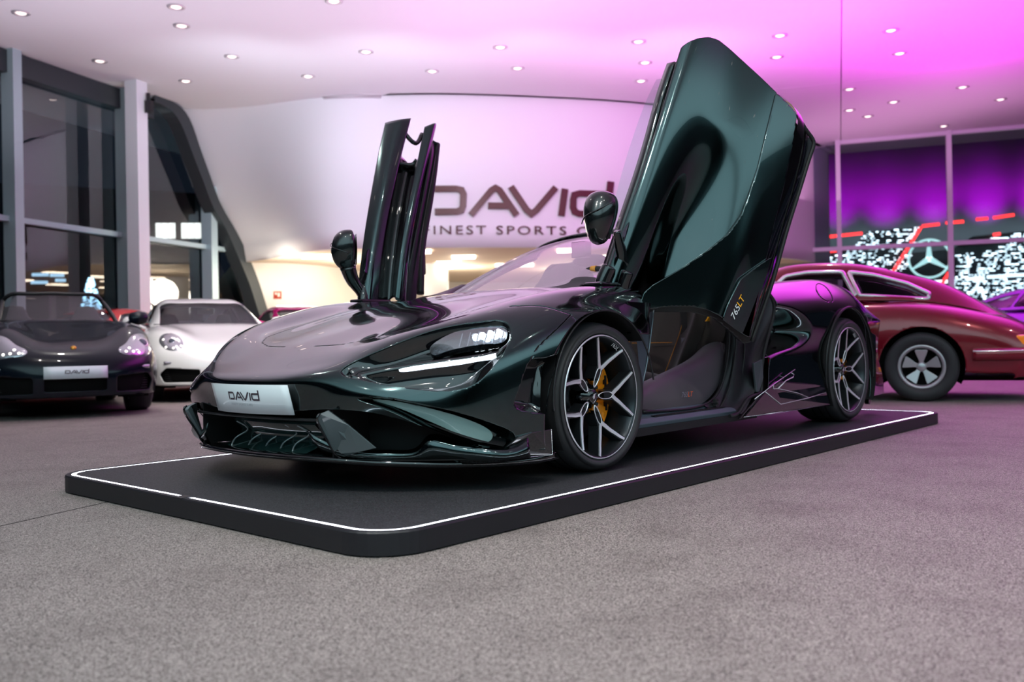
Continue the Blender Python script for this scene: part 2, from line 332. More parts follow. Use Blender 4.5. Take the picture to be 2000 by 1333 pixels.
def letter_group(Fs, mp, par_, th):
    ids = sorted({i for f in Fs for i in f}); k = {o: j for j, o in enumerate(ids)}; P_ = [mp(i) for i in ids]; n0 = len(P_); Fl = [tuple(k[i] for i in f) for f in Fs]
    ed = {}
    for f in Fl:
        for a_, b_ in zip(f, f[1:]+f[:1]): ed[(a_, b_)] = 1
    side = [(a_, b_, b_+n0, a_+n0) for a_, b_ in ed if (b_, a_) not in ed]
    m_ = MB(); m_.add([q for q, n_ in P_]+[q+n_*th for q, n_ in P_], [f for f in Fl]+[tuple(i+n0 for i in f)[::-1] for f in Fl]+side); m_.build('letter', brn, par_)
SG = [range(0, 1), range(1, 3), range(3, 4), range(4, 5), range(5, 7)]   # strokes of D A V I D
gi = islands(V, Fc); mpw = lambda i: wallpt(824.5 + (V[i][0]+3.1)*56.5, zb + (V[i][1]+.5)*k_, .02)
for r_ in SG: letter_group([f for j in r_ if j < len(gi) for f in gi[j]], mpw, wl_, .04)
V2_, Fc2_ = text_mesh('FINEST SPORTS CARS', 1.0, 1.25); zm = z421(1000, 450); hh = (z421(1000, 442)-z421(1000, 459)); w0 = V2_[:, 0].min(); w1 = V2_[:, 0].max(); h0 = V2_[:, 1].min(); h1 = V2_[:, 1].max()
mpt = lambda i: wallpt(824+(V2_[i][0]-w0)/(w1-w0)*(1216-824), zm-hh/2+(V2_[i][1]-h0)/(h1-h0)*hh, .02)
for fs in islands(V2_, Fc2_): letter_group(fs, mpt, tl_, .02)
# fire-extinguisher sign on the bright wall
q = DEP(542, 577, 20.0); 
s = MB().box(q, (.04, .17, .17), np.array([FW, RX, UP]).T).build('fire_sign', mat('sign_red', (.30, .03, .01), .5)); tag(s, 'small square red fire sign on the bright hall wall', 'sign')
icon = MB().box(q-FW*.025+RX*.035+UP*.01, (.01, .05, .09), np.array([FW, RX, UP]).T); icon.box(q-FW*.025-RX*.03+UP*.035, (.01, .05, .05), np.array([FW, RX, UP]).T)
icon.build('pictogram', mat('sign_white', (.8, .6, .5), .5), s)
# bracket camera on column
o = MB().box(cpos+[0, 0, CZ-.45]-FW*.0+RX*.24, (.1, .12, .22), RM).box(cpos+[0, 0, CZ-.3]+RX*.22, (.05, .05, .2), RM).build('security_camera', mat('black_plastic', (.01, .01, .012), .4)); tag(o, 'small black camera bracket at the top of the white column', 'camera')
# ---------------------------------------------------------------- ceiling downlights
ring = mat('downlight_ring', (.75, .70, .72), .3, .6); lampm = mat('downlight_lamp', (1, 1, 1), .3, emis=(1., .84, .76), es=230.)
lamp_off = mat('downlight_lamp_dim', (.6, .55, .55), .2, .8, emis=(1., .8, .75), es=2.5)
spots = [(41, 25, 0), (344, 13, 1), (355, 50, 1), (652, 2, 1), (195, 119, 0), (453, 110, 1), (363, 158, 1), (602, 149, 1), (715, 101, 1), (844, 139, 0), (977, 92, 1), (1011, 133, 1), (1247, 81, 1), (1260, 122, 1), (1252, 158, 1),
    (1523, 69, 1), (1517, 111, 1), (1740, 59, 1), (1757, 104, 1), (1659, 174, 1), (1659, 215, 1), (1745, 199, 0), (1695, 227, 0), (1880, 170, 0), (1954, 194, 1), (1843, 246, 0)]
r_ = MB(); r_.lathe([(.125, -.004), (.125, -.012), (.085, -.016), (.075, .02), (.0, .02)], (0, 0, 0), (0, 0, 1), 20)
l_ = MB(); l_.lathe([(.070, -.006), (.04, -.02), (.001, -.024)], (0, 0, 0), (0, 0, 1), 14)
root = empty('ceiling_downlight'); ringo = r_.build('trim_ring', ring, root); lo = l_.build('lamp', lampm, root)
rl = MB(); rl.v = list(l_.v); rl.f = list(l_.f); rl.sm = list(l_.sm); 
WHERE = ['in the uppermost left corner of the ceiling', 'at the top edge of the photo, second from the left', 'small, just below a topmost lamp over the left windows', 'cut by the top edge of the photo left of the ceiling middle', 'above the tall left window, nearest the dark window header', 'between the white column top and the logo wall, upper of two', 'nearest the top of the curved dark window frame', 'over the blank left part of the logo wall', 'over the gap left of the raised far door', 'just right above the tip of the raised far door, close to the wall', 'over the middle of the wordmark, upper of two', 'over the middle of the wordmark, lower of two', 'topmost of the vertical three left of the tall open door', 'middle of the vertical three left of the tall open door', 'lowest of the vertical three left of the tall open door', 'upper of the pair right of the tall open door top', 'lower of the pair right of the tall open door top', 'upper of the pair at the top right, past the ceiling seam', 'lower of the pair at the top right, past the ceiling seam', 'just right of the ceiling seam, upper one', 'just right of the ceiling seam, small lower one', 'faint one between the seam and the second window mullion', 'lowest beside the ceiling seam above the first right window', 'above the right windows, left of the last lamp near the edge', 'nearest the right edge of the photo', 'lowest one, right above the top rail of the right windows']
cnt = {}
for i, (px, py, on) in enumerate(spots):
    q = U(px, py, z=CZ)
    if i == 0: o = root
    else: o = copy_tree(root)
    o.location = q; wd = WHERE[i]
    tag(o, 'x', 'ceiling light', 'recessed ceiling downlights')
    o['label'] = ('lit' if on else 'dim') + ' downlight ' + wd
    if not on or i in (4,):
        for ch in o.children:
            if ch.name.startswith('lamp'):
                nm = ch.data.copy(); nm.materials.clear(); nm.materials.append(lamp_off); ch.data = nm
# same grid of lamps behind the camera (they show as rows of glints in the paint)
behind = [(a+(.7 if j % 2 else 0), bb) for j, a in enumerate((-14, -11.2, -8.4, -5.6, -2.8, 0, 2.8, 5.6, 8.2)) for bb in (-14, -11, -8, -5, -2.2, .6, 3.4, 6.2, 9.)]
for a, bb in behind:
    o = copy_tree(root); o.location = rp(a, bb, CZ); tag(o, 'round recessed downlight behind the photographer', 'ceiling light', 'downlights behind the photographer')
# linear lights on the hall soffit
hl = mat('hall_strip_lamp', (1, 1, 1), .3, emis=(1., .86, .68), es=9.)
for i, (x0_, x1_, y_) in enumerate([(590, 672, 503), (822, 842, 493), (883, 928, 504), (853, 900, 515.5), (826, 885, 525), (1088, 1140, 491), (1005, 1040, 511), (968, 1042, 520), (1178, 1215, 503), (1190, 1240, 516)]):
    p = np.array(U(x0_, y_-2, z=SOF-.03)); q = np.array(U(x1_, y_-3, z=SOF-.03)); pb = p+(p-CAM)*[1, 1, 0]/np.linalg.norm((p-CAM)[:2])*.55; qb = q+(q-CAM)*[1, 1, 0]/np.linalg.norm((q-CAM)[:2])*.55
    o = MB().prism([p, q, qb, pb], (0, 0, .025)).build('linear_ceiling_light', hl)
    tag(o, 'glowing linear strip light on the hall soffit ' + ['left of the raised far door', 'just right of the raised far door, uppermost', 'upper one seen through the windscreen rim', 'middle one above the windscreen edge', 'lowest beside the raised far door', 'behind the windscreen header', 'behind the rear-view mirror', 'long one left of the seat', 'right of the seat, upper', 'right of the seat, lower'][i], 'ceiling light', 'linear lights in the hall')

sb_ = toab(U(100, 1006, z=FZ))[1]
struct(MB().box(rp(5.5, sb_, FZ+.0004), (11, .006, .001), RM).build('trim_1', mat('floor_joint', (.01, .009, .009), .8)))
# ================================================================= LIGHT
def light(kind, name, loc, energy, col=(1, 1, 1), target=None, size=.2, spot=None, blend=1., sy=None):
    l = bpy.data.lights.new(name, kind); l.energy = energy; l.color = col
    o = bpy.data.objects.new(name, l); COL.objects.link(o); o.location = loc
    if kind == 'AREA':
        l.shape = 'RECTANGLE' if sy else 'SQUARE'; l.size = size
        if sy: l.size_y = sy
    elif kind == 'SPOT': l.spot_size = spot; l.spot_blend = blend; l.shadow_soft_size = size
    else: l.shadow_soft_size = size
    if target is not None:
        d = Vector(target)-Vector(loc); o.rotation_euler = d.to_track_quat('-Z', 'Y').to_euler()
    return o
w_ = bpy.data.worlds.new('world'); SC.world = w_; w_.use_nodes = True; w_.node_tree.nodes['Background'].inputs[0].default_value = (.010, .014, .022, 1); w_.node_tree.nodes['Background'].inputs[1].default_value = 1.
def dn(a, b): return tuple(rp(a, b, CZ-.08))
def panel(a, b, sa, sb, e_, c_, dz=1.5):     # added unseen area light washing the ceiling from just below it
    o = light('AREA', 'added_ceiling_wash', rp(a, b, CZ-dz), e_, c_, None, sa, sy=sb); o.rotation_euler = (math.pi, 0, -math.radians(201.36)); return o
panel(9.5, 7.0, 9, 8, 195, (.92, .84, 1.), 2.0); panel(13.5, 2.4, 6, 5, 130, (1., .38, .95), 1.9); panel(3, 1, 8, 14, 85, (.95, .80, 1.), 1.9); panel(21.5, -1.5, 3.5, 6, 44, (1., .45, .85))
panel(14.0, -2.6, 6, 7, 520, (1., .06, .95), 1.9); panel(8, -9, 6, 6, 60, (1., .15, .95), 1.9)
panel(-9, -2, 13, 20, 1700, (.55, .90, .95)); panel(1, -15.5, 17, 11, 1300, (.55, .90, .95))  # added teal washes, brightening what the doors and fenders reflect
for px, pz, e_ in [(480, 3.2, 240), (760, 3.2, 260), (1050, 3.2, 230), (1330, 3.2, 200)]:
    d_ = 13.2; q = DEP(px, 667, d_); light('SPOT', 'wall_wash', (q[0], q[1], 3.9), e_, (.80, .88, 1.) if px < 900 else (1., .82, 1.), (*DEP(px, 667, 18)[:2], 4.0), .3, math.radians(120), 1.)
for px, d_ in [(560, 18.9), (700, 20.2), (900, 22.5), (1100, 23.5), (1350, 24)]:
    q = DEP(px, 560, d_); light('POINT', 'hall_light', (q[0], q[1], 1.9), 95, (1., .90, .76), size=.35)
for a, b, e_ in [(1.2, -2.2, 150), (.2, 1.8, 170), (2.6, .2, 120), (4., 5.5, 150), (7.5, 7.5, 170), (11, 8.5, 130), (8., -5.5, 110), (-2.5, 0, 150), (11, 4, 120), (3.5, -4.5, 110), (11.5, 0, 100), (0.2, -1.2, 100), (-1.5, -3.5, 110), (-1.5, 4, 110)]:
    light('SPOT', 'downlight_and_added_beam', dn(a, b), e_*.88, (1., .95, .88), rp(a, b, 0), .06, math.radians(110), .8)
for b in (4, 2, 0, -2, -4, -6, -8, -10, -12, -15):  # added floods tinting the made-up surface outside the right windows
    light('SPOT', 'backdrop_flood', rp(GA+17.0, b, 4.6), 1100, (.85, .0, 1.), rp(GA+20, b, 7.0), .3, math.radians(46), 1.)
    light('SPOT', 'backdrop_flood_white', rp(GA+17.0, b, 4.6), 130, (.7, .85, .9), rp(GA+20, b, 4.9), .3, math.radians(70), 1.)
for a, b, e_, ta, tb, z in [(5.5, 3.6, 420, 9.8, 6.4, .5), (6.6, 5.6, 220, 9.8, 6.4, .5), (4.6, 4.5, 60, 6.5, 7, .4), (4.4, -2.8, 130, 7.4, -2.6, .5), (-.6, 2.2, 170, 3.2, .2, .3), (-.6, -.8, 150, 3.4, -.4, .35)]:
    light('SPOT', 'downlight_and_added_beam', dn(a, b), e_*2, (1., .96, .90), rp(ta, tb, z), .06, math.radians(50), .9)  # extra spots added and aimed at the cars to brighten them
# ================================================================= DISPLAY DECK
def rrect(x0, x1, y0, y1, r, n=10):
    P = []
    for cx, cy, a in [(x1-r, y1-r, 0), (x0+r, y1-r, 90), (x0+r, y0+r, 180), (x1-r, y0+r, 270)]:
        for t in np.linspace(a, a+90, n): P.append((cx+r*math.cos(math.radians(t)), cy+r*math.sin(math.radians(t))))
    return np.array(P)
DA = -.0058
def dk3(P, z): c, s_ = math.cos(DA), math.sin(DA); return np.array([(x*c-y*s_, x*s_+y*c, z) for x, y in P])
deckm = bpy.data.materials.new('deck_carpet'); deckm.use_nodes = True; nt = deckm.node_tree; b = nt.nodes['Principled BSDF']; tc = nt.nodes.new('ShaderNodeTexCoord')
n1 = nt.nodes.new('ShaderNodeTexNoise'); n1.inputs['Scale'].default_value = 260; n1.inputs['Detail'].default_value = 3; cr = nt.nodes.new('ShaderNodeValToRGB'); e = cr.color_ramp.elements; e[0].position = .35; e[0].color = (.006, .006, .007, 1); e[1].position = .72; e[1].color = (.075, .075, .085, 1)
nt.links.new(tc.outputs['Object'], n1.inputs['Vector']); nt.links.new(n1.outputs['Fac'], cr.inputs[0]); nt.links.new(cr.outputs[0], b.inputs['Base Color']); b.inputs['Roughness'].default_value = .6; b.inputs['Specular IOR Level'].default_value = .35
deckside = mat('deck_edge_black', (.012, .012, .016), .45)
deck = empty('display_platform', (-1.18, .07, FZ)); tag(deck, 'low black display platform edged with a white light line under the dark sports car', 'platform')
xf, xb, yl, yr = 1.3467, -3.6978, 1.1464, -.9983; ew = .035; lw = .020; R0 = .14
out = dk3(rrect(xb-ew, xf+ew, yr-ew, yl+ew, R0+ew), 0)
mb = MB(); n = len(out); lo_ = out*[1, 1, 0]+[0, 0, FZ+.005]; hi = out*[1, 1, 0]+[0, 0, -.006]
inn = dk3(rrect(xb+lw/2, xf-lw/2, yr+lw/2, yl-lw/2, R0-lw/2), 0); inn_o = dk3(rrect(xb-lw/2, xf+lw/2, yr-lw/2, yl+lw/2, R0+lw/2), 0)
top_o = dk3(rrect(xb-ew+.004, xf+ew-.004, yr-ew+.004, yl+ew-.004, R0+ew-.004), -.001)
ring_ = [lo_, hi, top_o, inn_o*[1, 1, 0]+[0, 0, -.001], inn_o*[1, 1, 0]+[0, 0, -.012]]
mb.grid(np.array(ring_).transpose(1, 0, 2), False, wrap_u=True); mb.v += [tuple(p) for p in lo_]; mb.f.append(tuple(range(len(mb.v)-n, len(mb.v)))); mb.sm.append(False)
mb.build('rim', deckside, deck)
mb = MB(); mb.add(list(inn*[1, 1, 0]-[0, 0, .002]), [tuple(range(len(inn)))]).grid(np.array([inn*[1, 1, 0]-[0, 0, .002], inn*[1, 1, 0]+[0, 0, -.012]]).transpose(1, 0, 2), False, wrap_u=True); mb.build('carpet_top', deckm, deck)
led = mat('led_strip', (1, 1, 1), .4, emis=(.84, .88, 1.), es=7.)
ip, op = inn*[1, 1, 0]+[0, 0, -.003], inn_o*[1, 1, 0]+[0, 0, -.003]; mb = MB()
gy = U(367, 970, z=0.)[1]
for i in range(len(ip)):
    j = (i+1) % len(ip); a, b_, c, d = ip[i], ip[j], op[j], op[i]
    if a[0] > 1.2 and b_[0] > 1.2 and min(a[1], b_[1]) < gy < max(a[1], b_[1]):
        for s0, s1 in (((gy-.022-a[1])/(b_[1]-a[1]), 0), ((gy+.022-a[1])/(b_[1]-a[1]), 1)):
            s0 = min(max(s0, 0), 1); lo2 = (s1, s0) if s1 < s0 else (s0, s1)
            keep = (0, s0) if (s1 == 0) == (b_[1] > a[1]) else (s0, 1)
            p = [a+(b_-a)*keep[0], a+(b_-a)*keep[1], d+(c-d)*keep[1], d+(c-d)*keep[0]]; mb.add(p, [(0, 3, 2, 1)])
    else: mb.add([a, b_, c, d], [(0, 3, 2, 1)])
mb.build('light_line', led, deck)
mb = MB(); mb.prism(dk3([(xf-lw/2, gy-.03), (xf+ew, gy-.03), (xf+ew, gy+.03), (xf-lw/2, gy+.03)], -.004), (0, 0, .0045)); mb.build('joint_cover', mat('dark_metal', (.03, .03, .035), .35, .6), deck)
# ================================================================= BLACK-GREEN SUPERCAR
paint = mat('dark_green_paint', (.034, .056, .058), .13, 1., coat=1., coatr=.015, ior=1.5)
gloss = mat('gloss_black', (.003, .003, .004), .06, 0., coat=1., coatr=.01)
carbon = mat('carbon_fibre', (.006, .008, .009), .22, .1, coat=1., coatr=.02)
voidm = mat('dark_void', (.002, .002, .003), .7)
satin = mat('satin_black', (.012, .013, .015), .4)
rubber = mat('rubber_seal', (.01, .01, .011), .55)
car = empty('sports_car', (-1.3, 0, 0)); tag(car, 'black-green supercar with both doors swung up, standing on the lit platform', 'car')
WF, WR = (0., .828, .3066), (-2.67, .805, .3284)
NET = [
 [(1.035,0,.285),(1.03,.2,.288),(1.01,.38,.302),(.955,.56,.300),(.86,.72,.262),(.69,.88,.180),(.40,.958,.130)],
 [(1.052,0,.345),(1.043,.2,.350),(1.015,.38,.362),(.965,.56,.360),(.88,.72,.335),(.71,.88,.280),(.405,.962,.25)],
 [(1.068,0,.398),(1.058,.2,.402),(1.01,.38,.418),(.93,.56,.420),(.83,.72,.415),(.69,.88,.420),(.38,.968,.42)],
 [(1.00,0,.440),(.985,.2,.445),(.93,.38,.468),(.855,.56,.497),(.75,.72,.502),(.60,.88,.520),(.30,.972,.54)],
 [(.86,0,.505),(.85,.2,.508),(.81,.38,.530),(.735,.56,.573),(.63,.72,.598),(.46,.88,.604),(.20,.974,.618)],
 [(.62,0,.600),(.61,.2,.600),(.57,.38,.600),(.50,.56,.625),(.43,.71,.668),(.28,.87,.676),(.04,.975,.655)],
 [(.32,0,.690),(.32,.2,.688),(.28,.38,.676),(.22,.56,.688),(.18,.74,.728),(.06,.89,.712),(-.12,.972,.630)],
 [(.0,0,.750),(.0,.2,.748),(-.03,.38,.735),(-.08,.56,.738),(-.12,.76,.766),(-.18,.90,.735),(-.235,.966,.565)],
 [(-.32,0,.795),(-.32,.2,.792),(-.35,.38,.783),(-.38,.56,.776),(-.40,.74,.775),(-.40,.88,.735),(-.33,.945,.45)],
 [(-.62,0,.815),(-.62,.2,.812),(-.62,.38,.803),(-.62,.56,.790),(-.60,.70,.775),(-.52,.84,.735),(-.40,.93,.30)]]
G = net(NET, 260, 230, True); GF = G
V, Fc = gridmesh(G, True)
def poly(pts, n=120): return smooth2(pts, n)
LAMP = poly([(666,729),(700,706),(765,678),(825,655),(882,640),(951,629.5),(984,631),(997,647),(990,676),(972,705),(950,731),(926,751),(882,764),(840,764),(799,760),(745,752),(700,743),(674,737)])
DUCT = poly([(700,779),(740,777),(782,782),(854,797),(924,815),(975,833),(1002,848),(1004,866),(985,876),(951,874),(910,864),(868,848),(826,832),(771,806),(725,789)])
def S2(V): return PR(V)
def front(V): return V[:, 1] > .02
def keep_shell(V, Fc, w=1.0):
    P = S2(V)
    s = -sd(P, LAMP); s = np.where(V[:, 1] > .3, s, 50.); V, Fc = clip(V, Fc, s)
    P = S2(V); s = np.where(V[:, 1] > .3, -sd(P, DUCT), 50.); V, Fc = clip(V, Fc, s)
    # wheel arch
    s = np.hypot(V[:, 0]-WF[0], V[:, 2]-WF[2])-.352; s = np.where(V[:, 1] > .62, s, 1.); V, Fc = clip(V, Fc, s)
    # door aperture: everything behind the shut line
    s = np.where(V[:, 1] > .80, V[:, 0]+.40+.0*V[:, 2], 1.); V, Fc = clip(V, Fc, s)
    s = np.where(V[:, 1] > .62, np.maximum(V[:, 0]+.13, V[:, 2]-.560), 1.); V, Fc = clip(V, Fc, s)
    # base of windscreen
    s = V[:, 0]+.46+.30*np.abs(V[:, 1])**2; V, Fc = clip(V, Fc, np.where(V[:, 1] > .78, 1., s))
    return V, Fc
V, Fc = keep_shell(V, Fc)
# slot in front of the wheel (dark gill)
GILL = [(1036,703),(1060,700),(1086,694),(1078,740),(1068,800),(1066,808),(1040,806),(1012,800),(1003,790),(1012,760)]
s = np.where(V[:, 1] > .5, -sd(S2(V), poly(GILL)), 50.); V, Fc = clip(V, Fc, s)
MARK = [(1046,692),(1053,682),(1066,675),(1090,668),(1093,670),(1088,692),(1070,696),(1042,701)]
# shut lines in pixel space
LINES = [[(994,602),(1020,600.5),(1050,600.6),(1080,606),(1114,617)], [(1114,617),(1085,645),(1060,668),(1041,690),(1036,704)], [(1114,617),(1124,630)]]
for L_ in LINES:
    Lc = curve(L_, 40); s = np.where(V[:, 1] > .4, dl(S2(V), Lc)-.9, 50.); V, Fc = clip(V, Fc, s)
# hood cut line, an arc on the hood (x = f(y)), drawn in the picture as the curved joint
HL = curve([(460,707),(463,712),(480,716),(540,717),(580,715),(610,711),(640,703),(665,695),(690,686),(730,672),(790,655),(850,640),(900,628),(960,615)], 90)
s = np.where((V[:, 1] > -.5) & (V[:, 2] > .4), dl(S2(V), HL)-.8, 50.); 
mb = MB().add(V, Fc, True)
s = np.where((V[:, 2] > .43), dl(np.stack([V[:, 0], np.abs(V[:, 1])], -1), np.array([(.80+.0, 0), (.80,.12),(.79,.25),(.75,.35),(.68,.42),(.55,.46),(.3,.50),(.0,.54),(-.4,.60)]))-.0022, 1.); V, Fc = clip(V, Fc, s)
mb = MB().add(V, Fc, True).mirror(); mb.build('front_body', paint, car, solid=.006, weld=.0004)
GV = G.reshape(-1, 3)
def surf_curve(pix, off=0., G=GF, ymin=.3):   # pixels -> points on the skin
    n, m_ = G.shape[:2]; V = G.reshape(-1, 3); Q = PR(V); du = np.gradient(G, axis=0); dv = np.gradient(G, axis=1); N = np.cross(dv, du).reshape(-1, 3); N /= np.linalg.norm(N, axis=1)[:, None]+1e-12
    out = []
    for p in pix:
        d = np.linalg.norm(Q-np.array(p), axis=1)+np.where(V[:, 1] > ymin, 0, 1e3); k = np.argsort(d)[:4]; w2 = 1/(d[k]+.05); X = (V[k]*w2[:, None]).sum(0)/w2.sum()
        d_ = ray(*p); n_ = N[k[0]]; t = ((X-CAM)@n_)/(d_@n_) if abs(d_@n_) > .05 else ((X-CAM)@d_)/(d_@d_)
        Y = CAM+d_*t; Y = Y if np.linalg.norm(Y-X) < .05 else X
        sg = 1 if n_@np.array([.3, .6, .3]) > 0 else -1; out.append(Y + n_*sg*off)
    return np.array(out)
def patch_in(pixpoly, depth, ymin=.3, G=GF, m=.0):   # the part of the skin inside an outline, pushed inward by depth
    V, Fc = gridmesh(G, True); s = np.where(V[:, 1] > ymin, sd(PR(V), pixpoly)-m, -50.); V, Fc = clip(V, Fc, s)
    n = np.zeros_like(V)
    for f in Fc:
        a, b_, c = V[f[0]], V[f[1]], V[f[2]]; nn = np.cross(b_-a, c-a)
        for i in f: n[i] += nn
    n /= np.linalg.norm(n, axis=1)[:, None]+1e-12
    sgn = np.sign((n@np.array([.4, .7, .4])).mean()); dd = depth(V) if callable(depth) else depth
    return V-n*sgn*np.asarray(dd).reshape(-1, 1) if np.ndim(dd) else V-n*sgn*dd, Fc
def wall_ring(pix, d0, d1, ymin=.3, G=GF):    # the returned edge of an opening
    a = surf_curve(pix, -d0, G, ymin); b_ = surf_curve(pix, -d1, G, ymin); return np.array([a, b_]).transpose(1, 0, 2)
def duplicate_mirror(mb): return mb.mirror()
# ---- headlamps: dark socket with aperture, lamp unit and light blade
lampglass = glassmat('headlamp_glass', (.75, .8, .85), .5, 1.45)
drl = mat('light_blade', (1, 1, 1), .3, emis=(.75, .88, 1.), es=3.2); projm = mat('headlamp_chrome', (.035, .045, .055), .30, 1., bump=(60, .8, .01)); hled = mat('headlamp_led', (1, 1, 1), .3, emis=(.80, .92, 1.), es=12.)
pc = PR(surf_curve([(700,725),(820,700),(960,680)]))
UNIT = poly([(845,690),(838,679),(850,665),(880,648),(920,637),(965,632.5),(988,636),(992,650),(985,664),(950,668),(900,676),(868,684)], 60)
BLADE = poly([(778,720),(800,714.5),(840,708.5),(900,700),(950,692.5),(977,689),(974,696),(950,699.5),(900,706),(840,713.5),(790,720.5)], 50)
def side_pair(name, fn, m, par=car, lab=None):   # builds the left piece and its mirrored twin as two objects
    mb = fn(); o = mb.build(name, m, par); mb2 = MB(); mb2.v = [(x, -y, z) for x, y, z in mb.v]; mb2.f = [f[::-1] for f in mb.f]; mb2.sm = list(mb.sm); o2 = mb2.build(name, m, par); return o, o2
def f_socket():
    mb = MB()
    def dep(V):
        P = PR(V); s = sd(P, LAMP); t = np.clip(s/16, 0, 1); d = .055*np.sin(t*math.pi/2)
        ridge = dl(P, np.array([(690,729),(740,719),(840,703),(992,683)])); return d-.042*np.exp(-(ridge/14)**2)*np.clip(s/6, 0, 1)
    V, Fc = patch_in(LAMP, dep); return mb.add(V, Fc, True).grid(wall_ring(LAMP, 0, .006), True, wrap_u=True)
sock = side_pair('headlamp', f_socket, gloss)
for k, hl_o in enumerate(sock):
    def fin(mb, nm, m):
        if k: mb.v = [(x, -y, z) for x, y, z in mb.v]; mb.f = [f[::-1] for f in mb.f]
        return mb.build(nm, m, hl_o)
    V, Fc = patch_in(UNIT, .038); fin(MB().add(V, Fc, True).grid(wall_ring(UNIT, .012, .038), True, wrap_u=True), 'lamp_reflector', projm)
    V, Fc = patch_in(UNIT, .010); fin(MB().add(V, Fc, True), 'lamp_glass', lampglass)
    mb = MB()
    for (px, py, r_1, d_) in [(905,662,.013,.026),(922,659,.013,.024),(939,656,.013,.023),(956,653,.013,.022),(973,649,.013,.02)]:
        c = surf_curve([(px, py)], -d_)[0]; ax = np.array([.72, .62, .1]); mb.lathe([(.001, .012), (r_1*.6, .009), (r_1, 0), (r_1, -.01)], c, ax, 16)
    fin(mb, 'lens', glassmat('lens_glass', (.8, .86, .9), 3.0) if 'lens_glass' not in MATS else MATS['lens_glass'])
    mb = MB()
    for (px, py) in [(958,641),(974,638),(942,645),(968,645),(952,650),(982,642),(930,648)]:
        c = surf_curve([(px, py)], -.03)[0]; mb.lathe([(.001, .007), (.013, .004), (.015, 0)], c, np.array([.72, .62, .1]), 12)
    fin(mb, 'bulb', hled)
    mb = MB()
    for px in (897, 913, 930, 947, 964, 981):
        q0, q1 = surf_curve([(px, 672-(px-897)*.10)], -.016)[0], surf_curve([(px+7, 645-(px-897)*.12)], -.016)[0]; d_ = np.array([-.015, -.018, 0]); mb.prism([q0, q1, q1+d_, q0+d_], (.003, -.003, 0))
    fin(mb, 'lamp_fin', mat('fin_chrome', (.7, .75, .8), .2, 1.))
    V, Fc = patch_in(BLADE, .008); fin(MB().add(V, Fc, True).grid(wall_ring(BLADE, .008, .02), True, wrap_u=True), 'light_blade', drl)
# ---- nose duct (smooth scooped inlet)
def f_duct():
    def dep(V):
        s = sd(PR(V), DUCT); t = np.clip(s/13, 0, 1); return .004+.050*np.sin(t*math.pi/2)
    V, Fc = patch_in(DUCT, dep, .2); return MB().add(V, Fc, True).grid(wall_ring(DUCT, 0, .006, .2), True, wrap_u=True)
side_pair('nose_duct', f_duct, paint)
DG = poly([(722,783),(750,783),(782,787),(850,802),(915,821),(955,838),(968,852),(962,864),(945,867),(910,858),(868,841),(826,824),(771,801)], 80)
def f_dglass():
    V, Fc = patch_in(DG, .022, .2); return MB().add(V, Fc, True)
side_pair('duct_panel', f_dglass, mat('grey_green_satin', (.20, .33, .32), .35, .2, coat=.4))
# ---- gill behind the nose corner with side marker lamp
def f_gill():
    V, Fc = patch_in(poly(GILL), lambda V: .004+.05*np.clip(sd(PR(V), poly(GILL))/14, 0, 1), .4); return MB().add(V, Fc, True).grid(wall_ring(poly(GILL), 0, .006, .4), True, wrap_u=True)
side_pair('side_gill', f_gill, gloss)
def f_mark():
    V, Fc = patch_in(poly(MARK, 40), -.002, .4); return MB().add(V, Fc, True).grid(wall_ring(poly(MARK, 40), -.002, .01, .4), True, wrap_u=True)
side_pair('marker_lamp', f_mark, mat('smoked_lens', (.10, .13, .14), .08, .3, coat=1.))
# ---- plate
pl_c = [np.array((1.078, 0, 0)), None]
plp = lambda y, t, o=0.: (1.080-.040*(y/.26)**2 + .030*t + o, y+.030, .281+.112*t)
mb = MB(); P_ = []
for i, y in enumerate(np.linspace(-.26, .26, 15)):
    P_.append([plp(y, 1.), plp(y, .5), plp(y, 0.)])
P_ = np.array(P_); mb.grid(P_, True); plate_m = mat('plate_white', (.80, .86, .90), .35, coat=.4)
plate = mb.build('number_plate', plate_m, car, solid=.004, off=0)
V, Fc = wordmark(); pm = mat('plate_print', (.05, .035, .05), .4); s_ = .20/6.3
def on_plate(u, v): return plp(u, v, .0035)
MB().add([on_plate(.005+v[0]*s_, .60+v[1]*s_/.112) for v in V], Fc).build('plate_wordmark', pm, plate)
V, Fc = text_mesh('FINEST SPORTS CARS', .012, 1.3); MB().add([on_plate(-.01+v[0], .30+v[1]/.112) for v in V], Fc).build('plate_tagline', mat('plate_print_grey', (.42, .44, .48), .4), plate)
# ---- splitter, intakes, blades
def mirror_mb(mb): m2 = MB(); m2.v = [(x, -y, z) for x, y, z in mb.v]; m2.f = [f[::-1] for f in mb.f]; m2.sm = list(mb.sm); return m2
def pair(name, mb, m, par=car, **k): o = mb.build(name, m, par, **k); o2 = mirror_mb(mb).build(name, m, par, **k); return o, o2
sp = curve([(1.075, 0, .122), (1.06, .22, .122), (1.00, .44, .118), (.90, .62, .108), (.76, .78, .100), (.60, .90, .096), (.44, .955, .098), (.345, .962, .104)], 60)
mb = MB(); inner_ = np.array([(.35, y*.9, .105) for y in sp[:, 1]])
loop = [inner_, sp*[1, 1, 1]+[-.02, 0, .012], sp+[0, 0, .008], sp+[0, 0, -.006], sp+[-.03, 0, -.014], inner_-[0, 0, .02]]
mb.grid(np.array(loop).transpose(1, 0, 2), True); mb.mirror(); mb.build('front_splitter', gloss, car, weld=.0005)
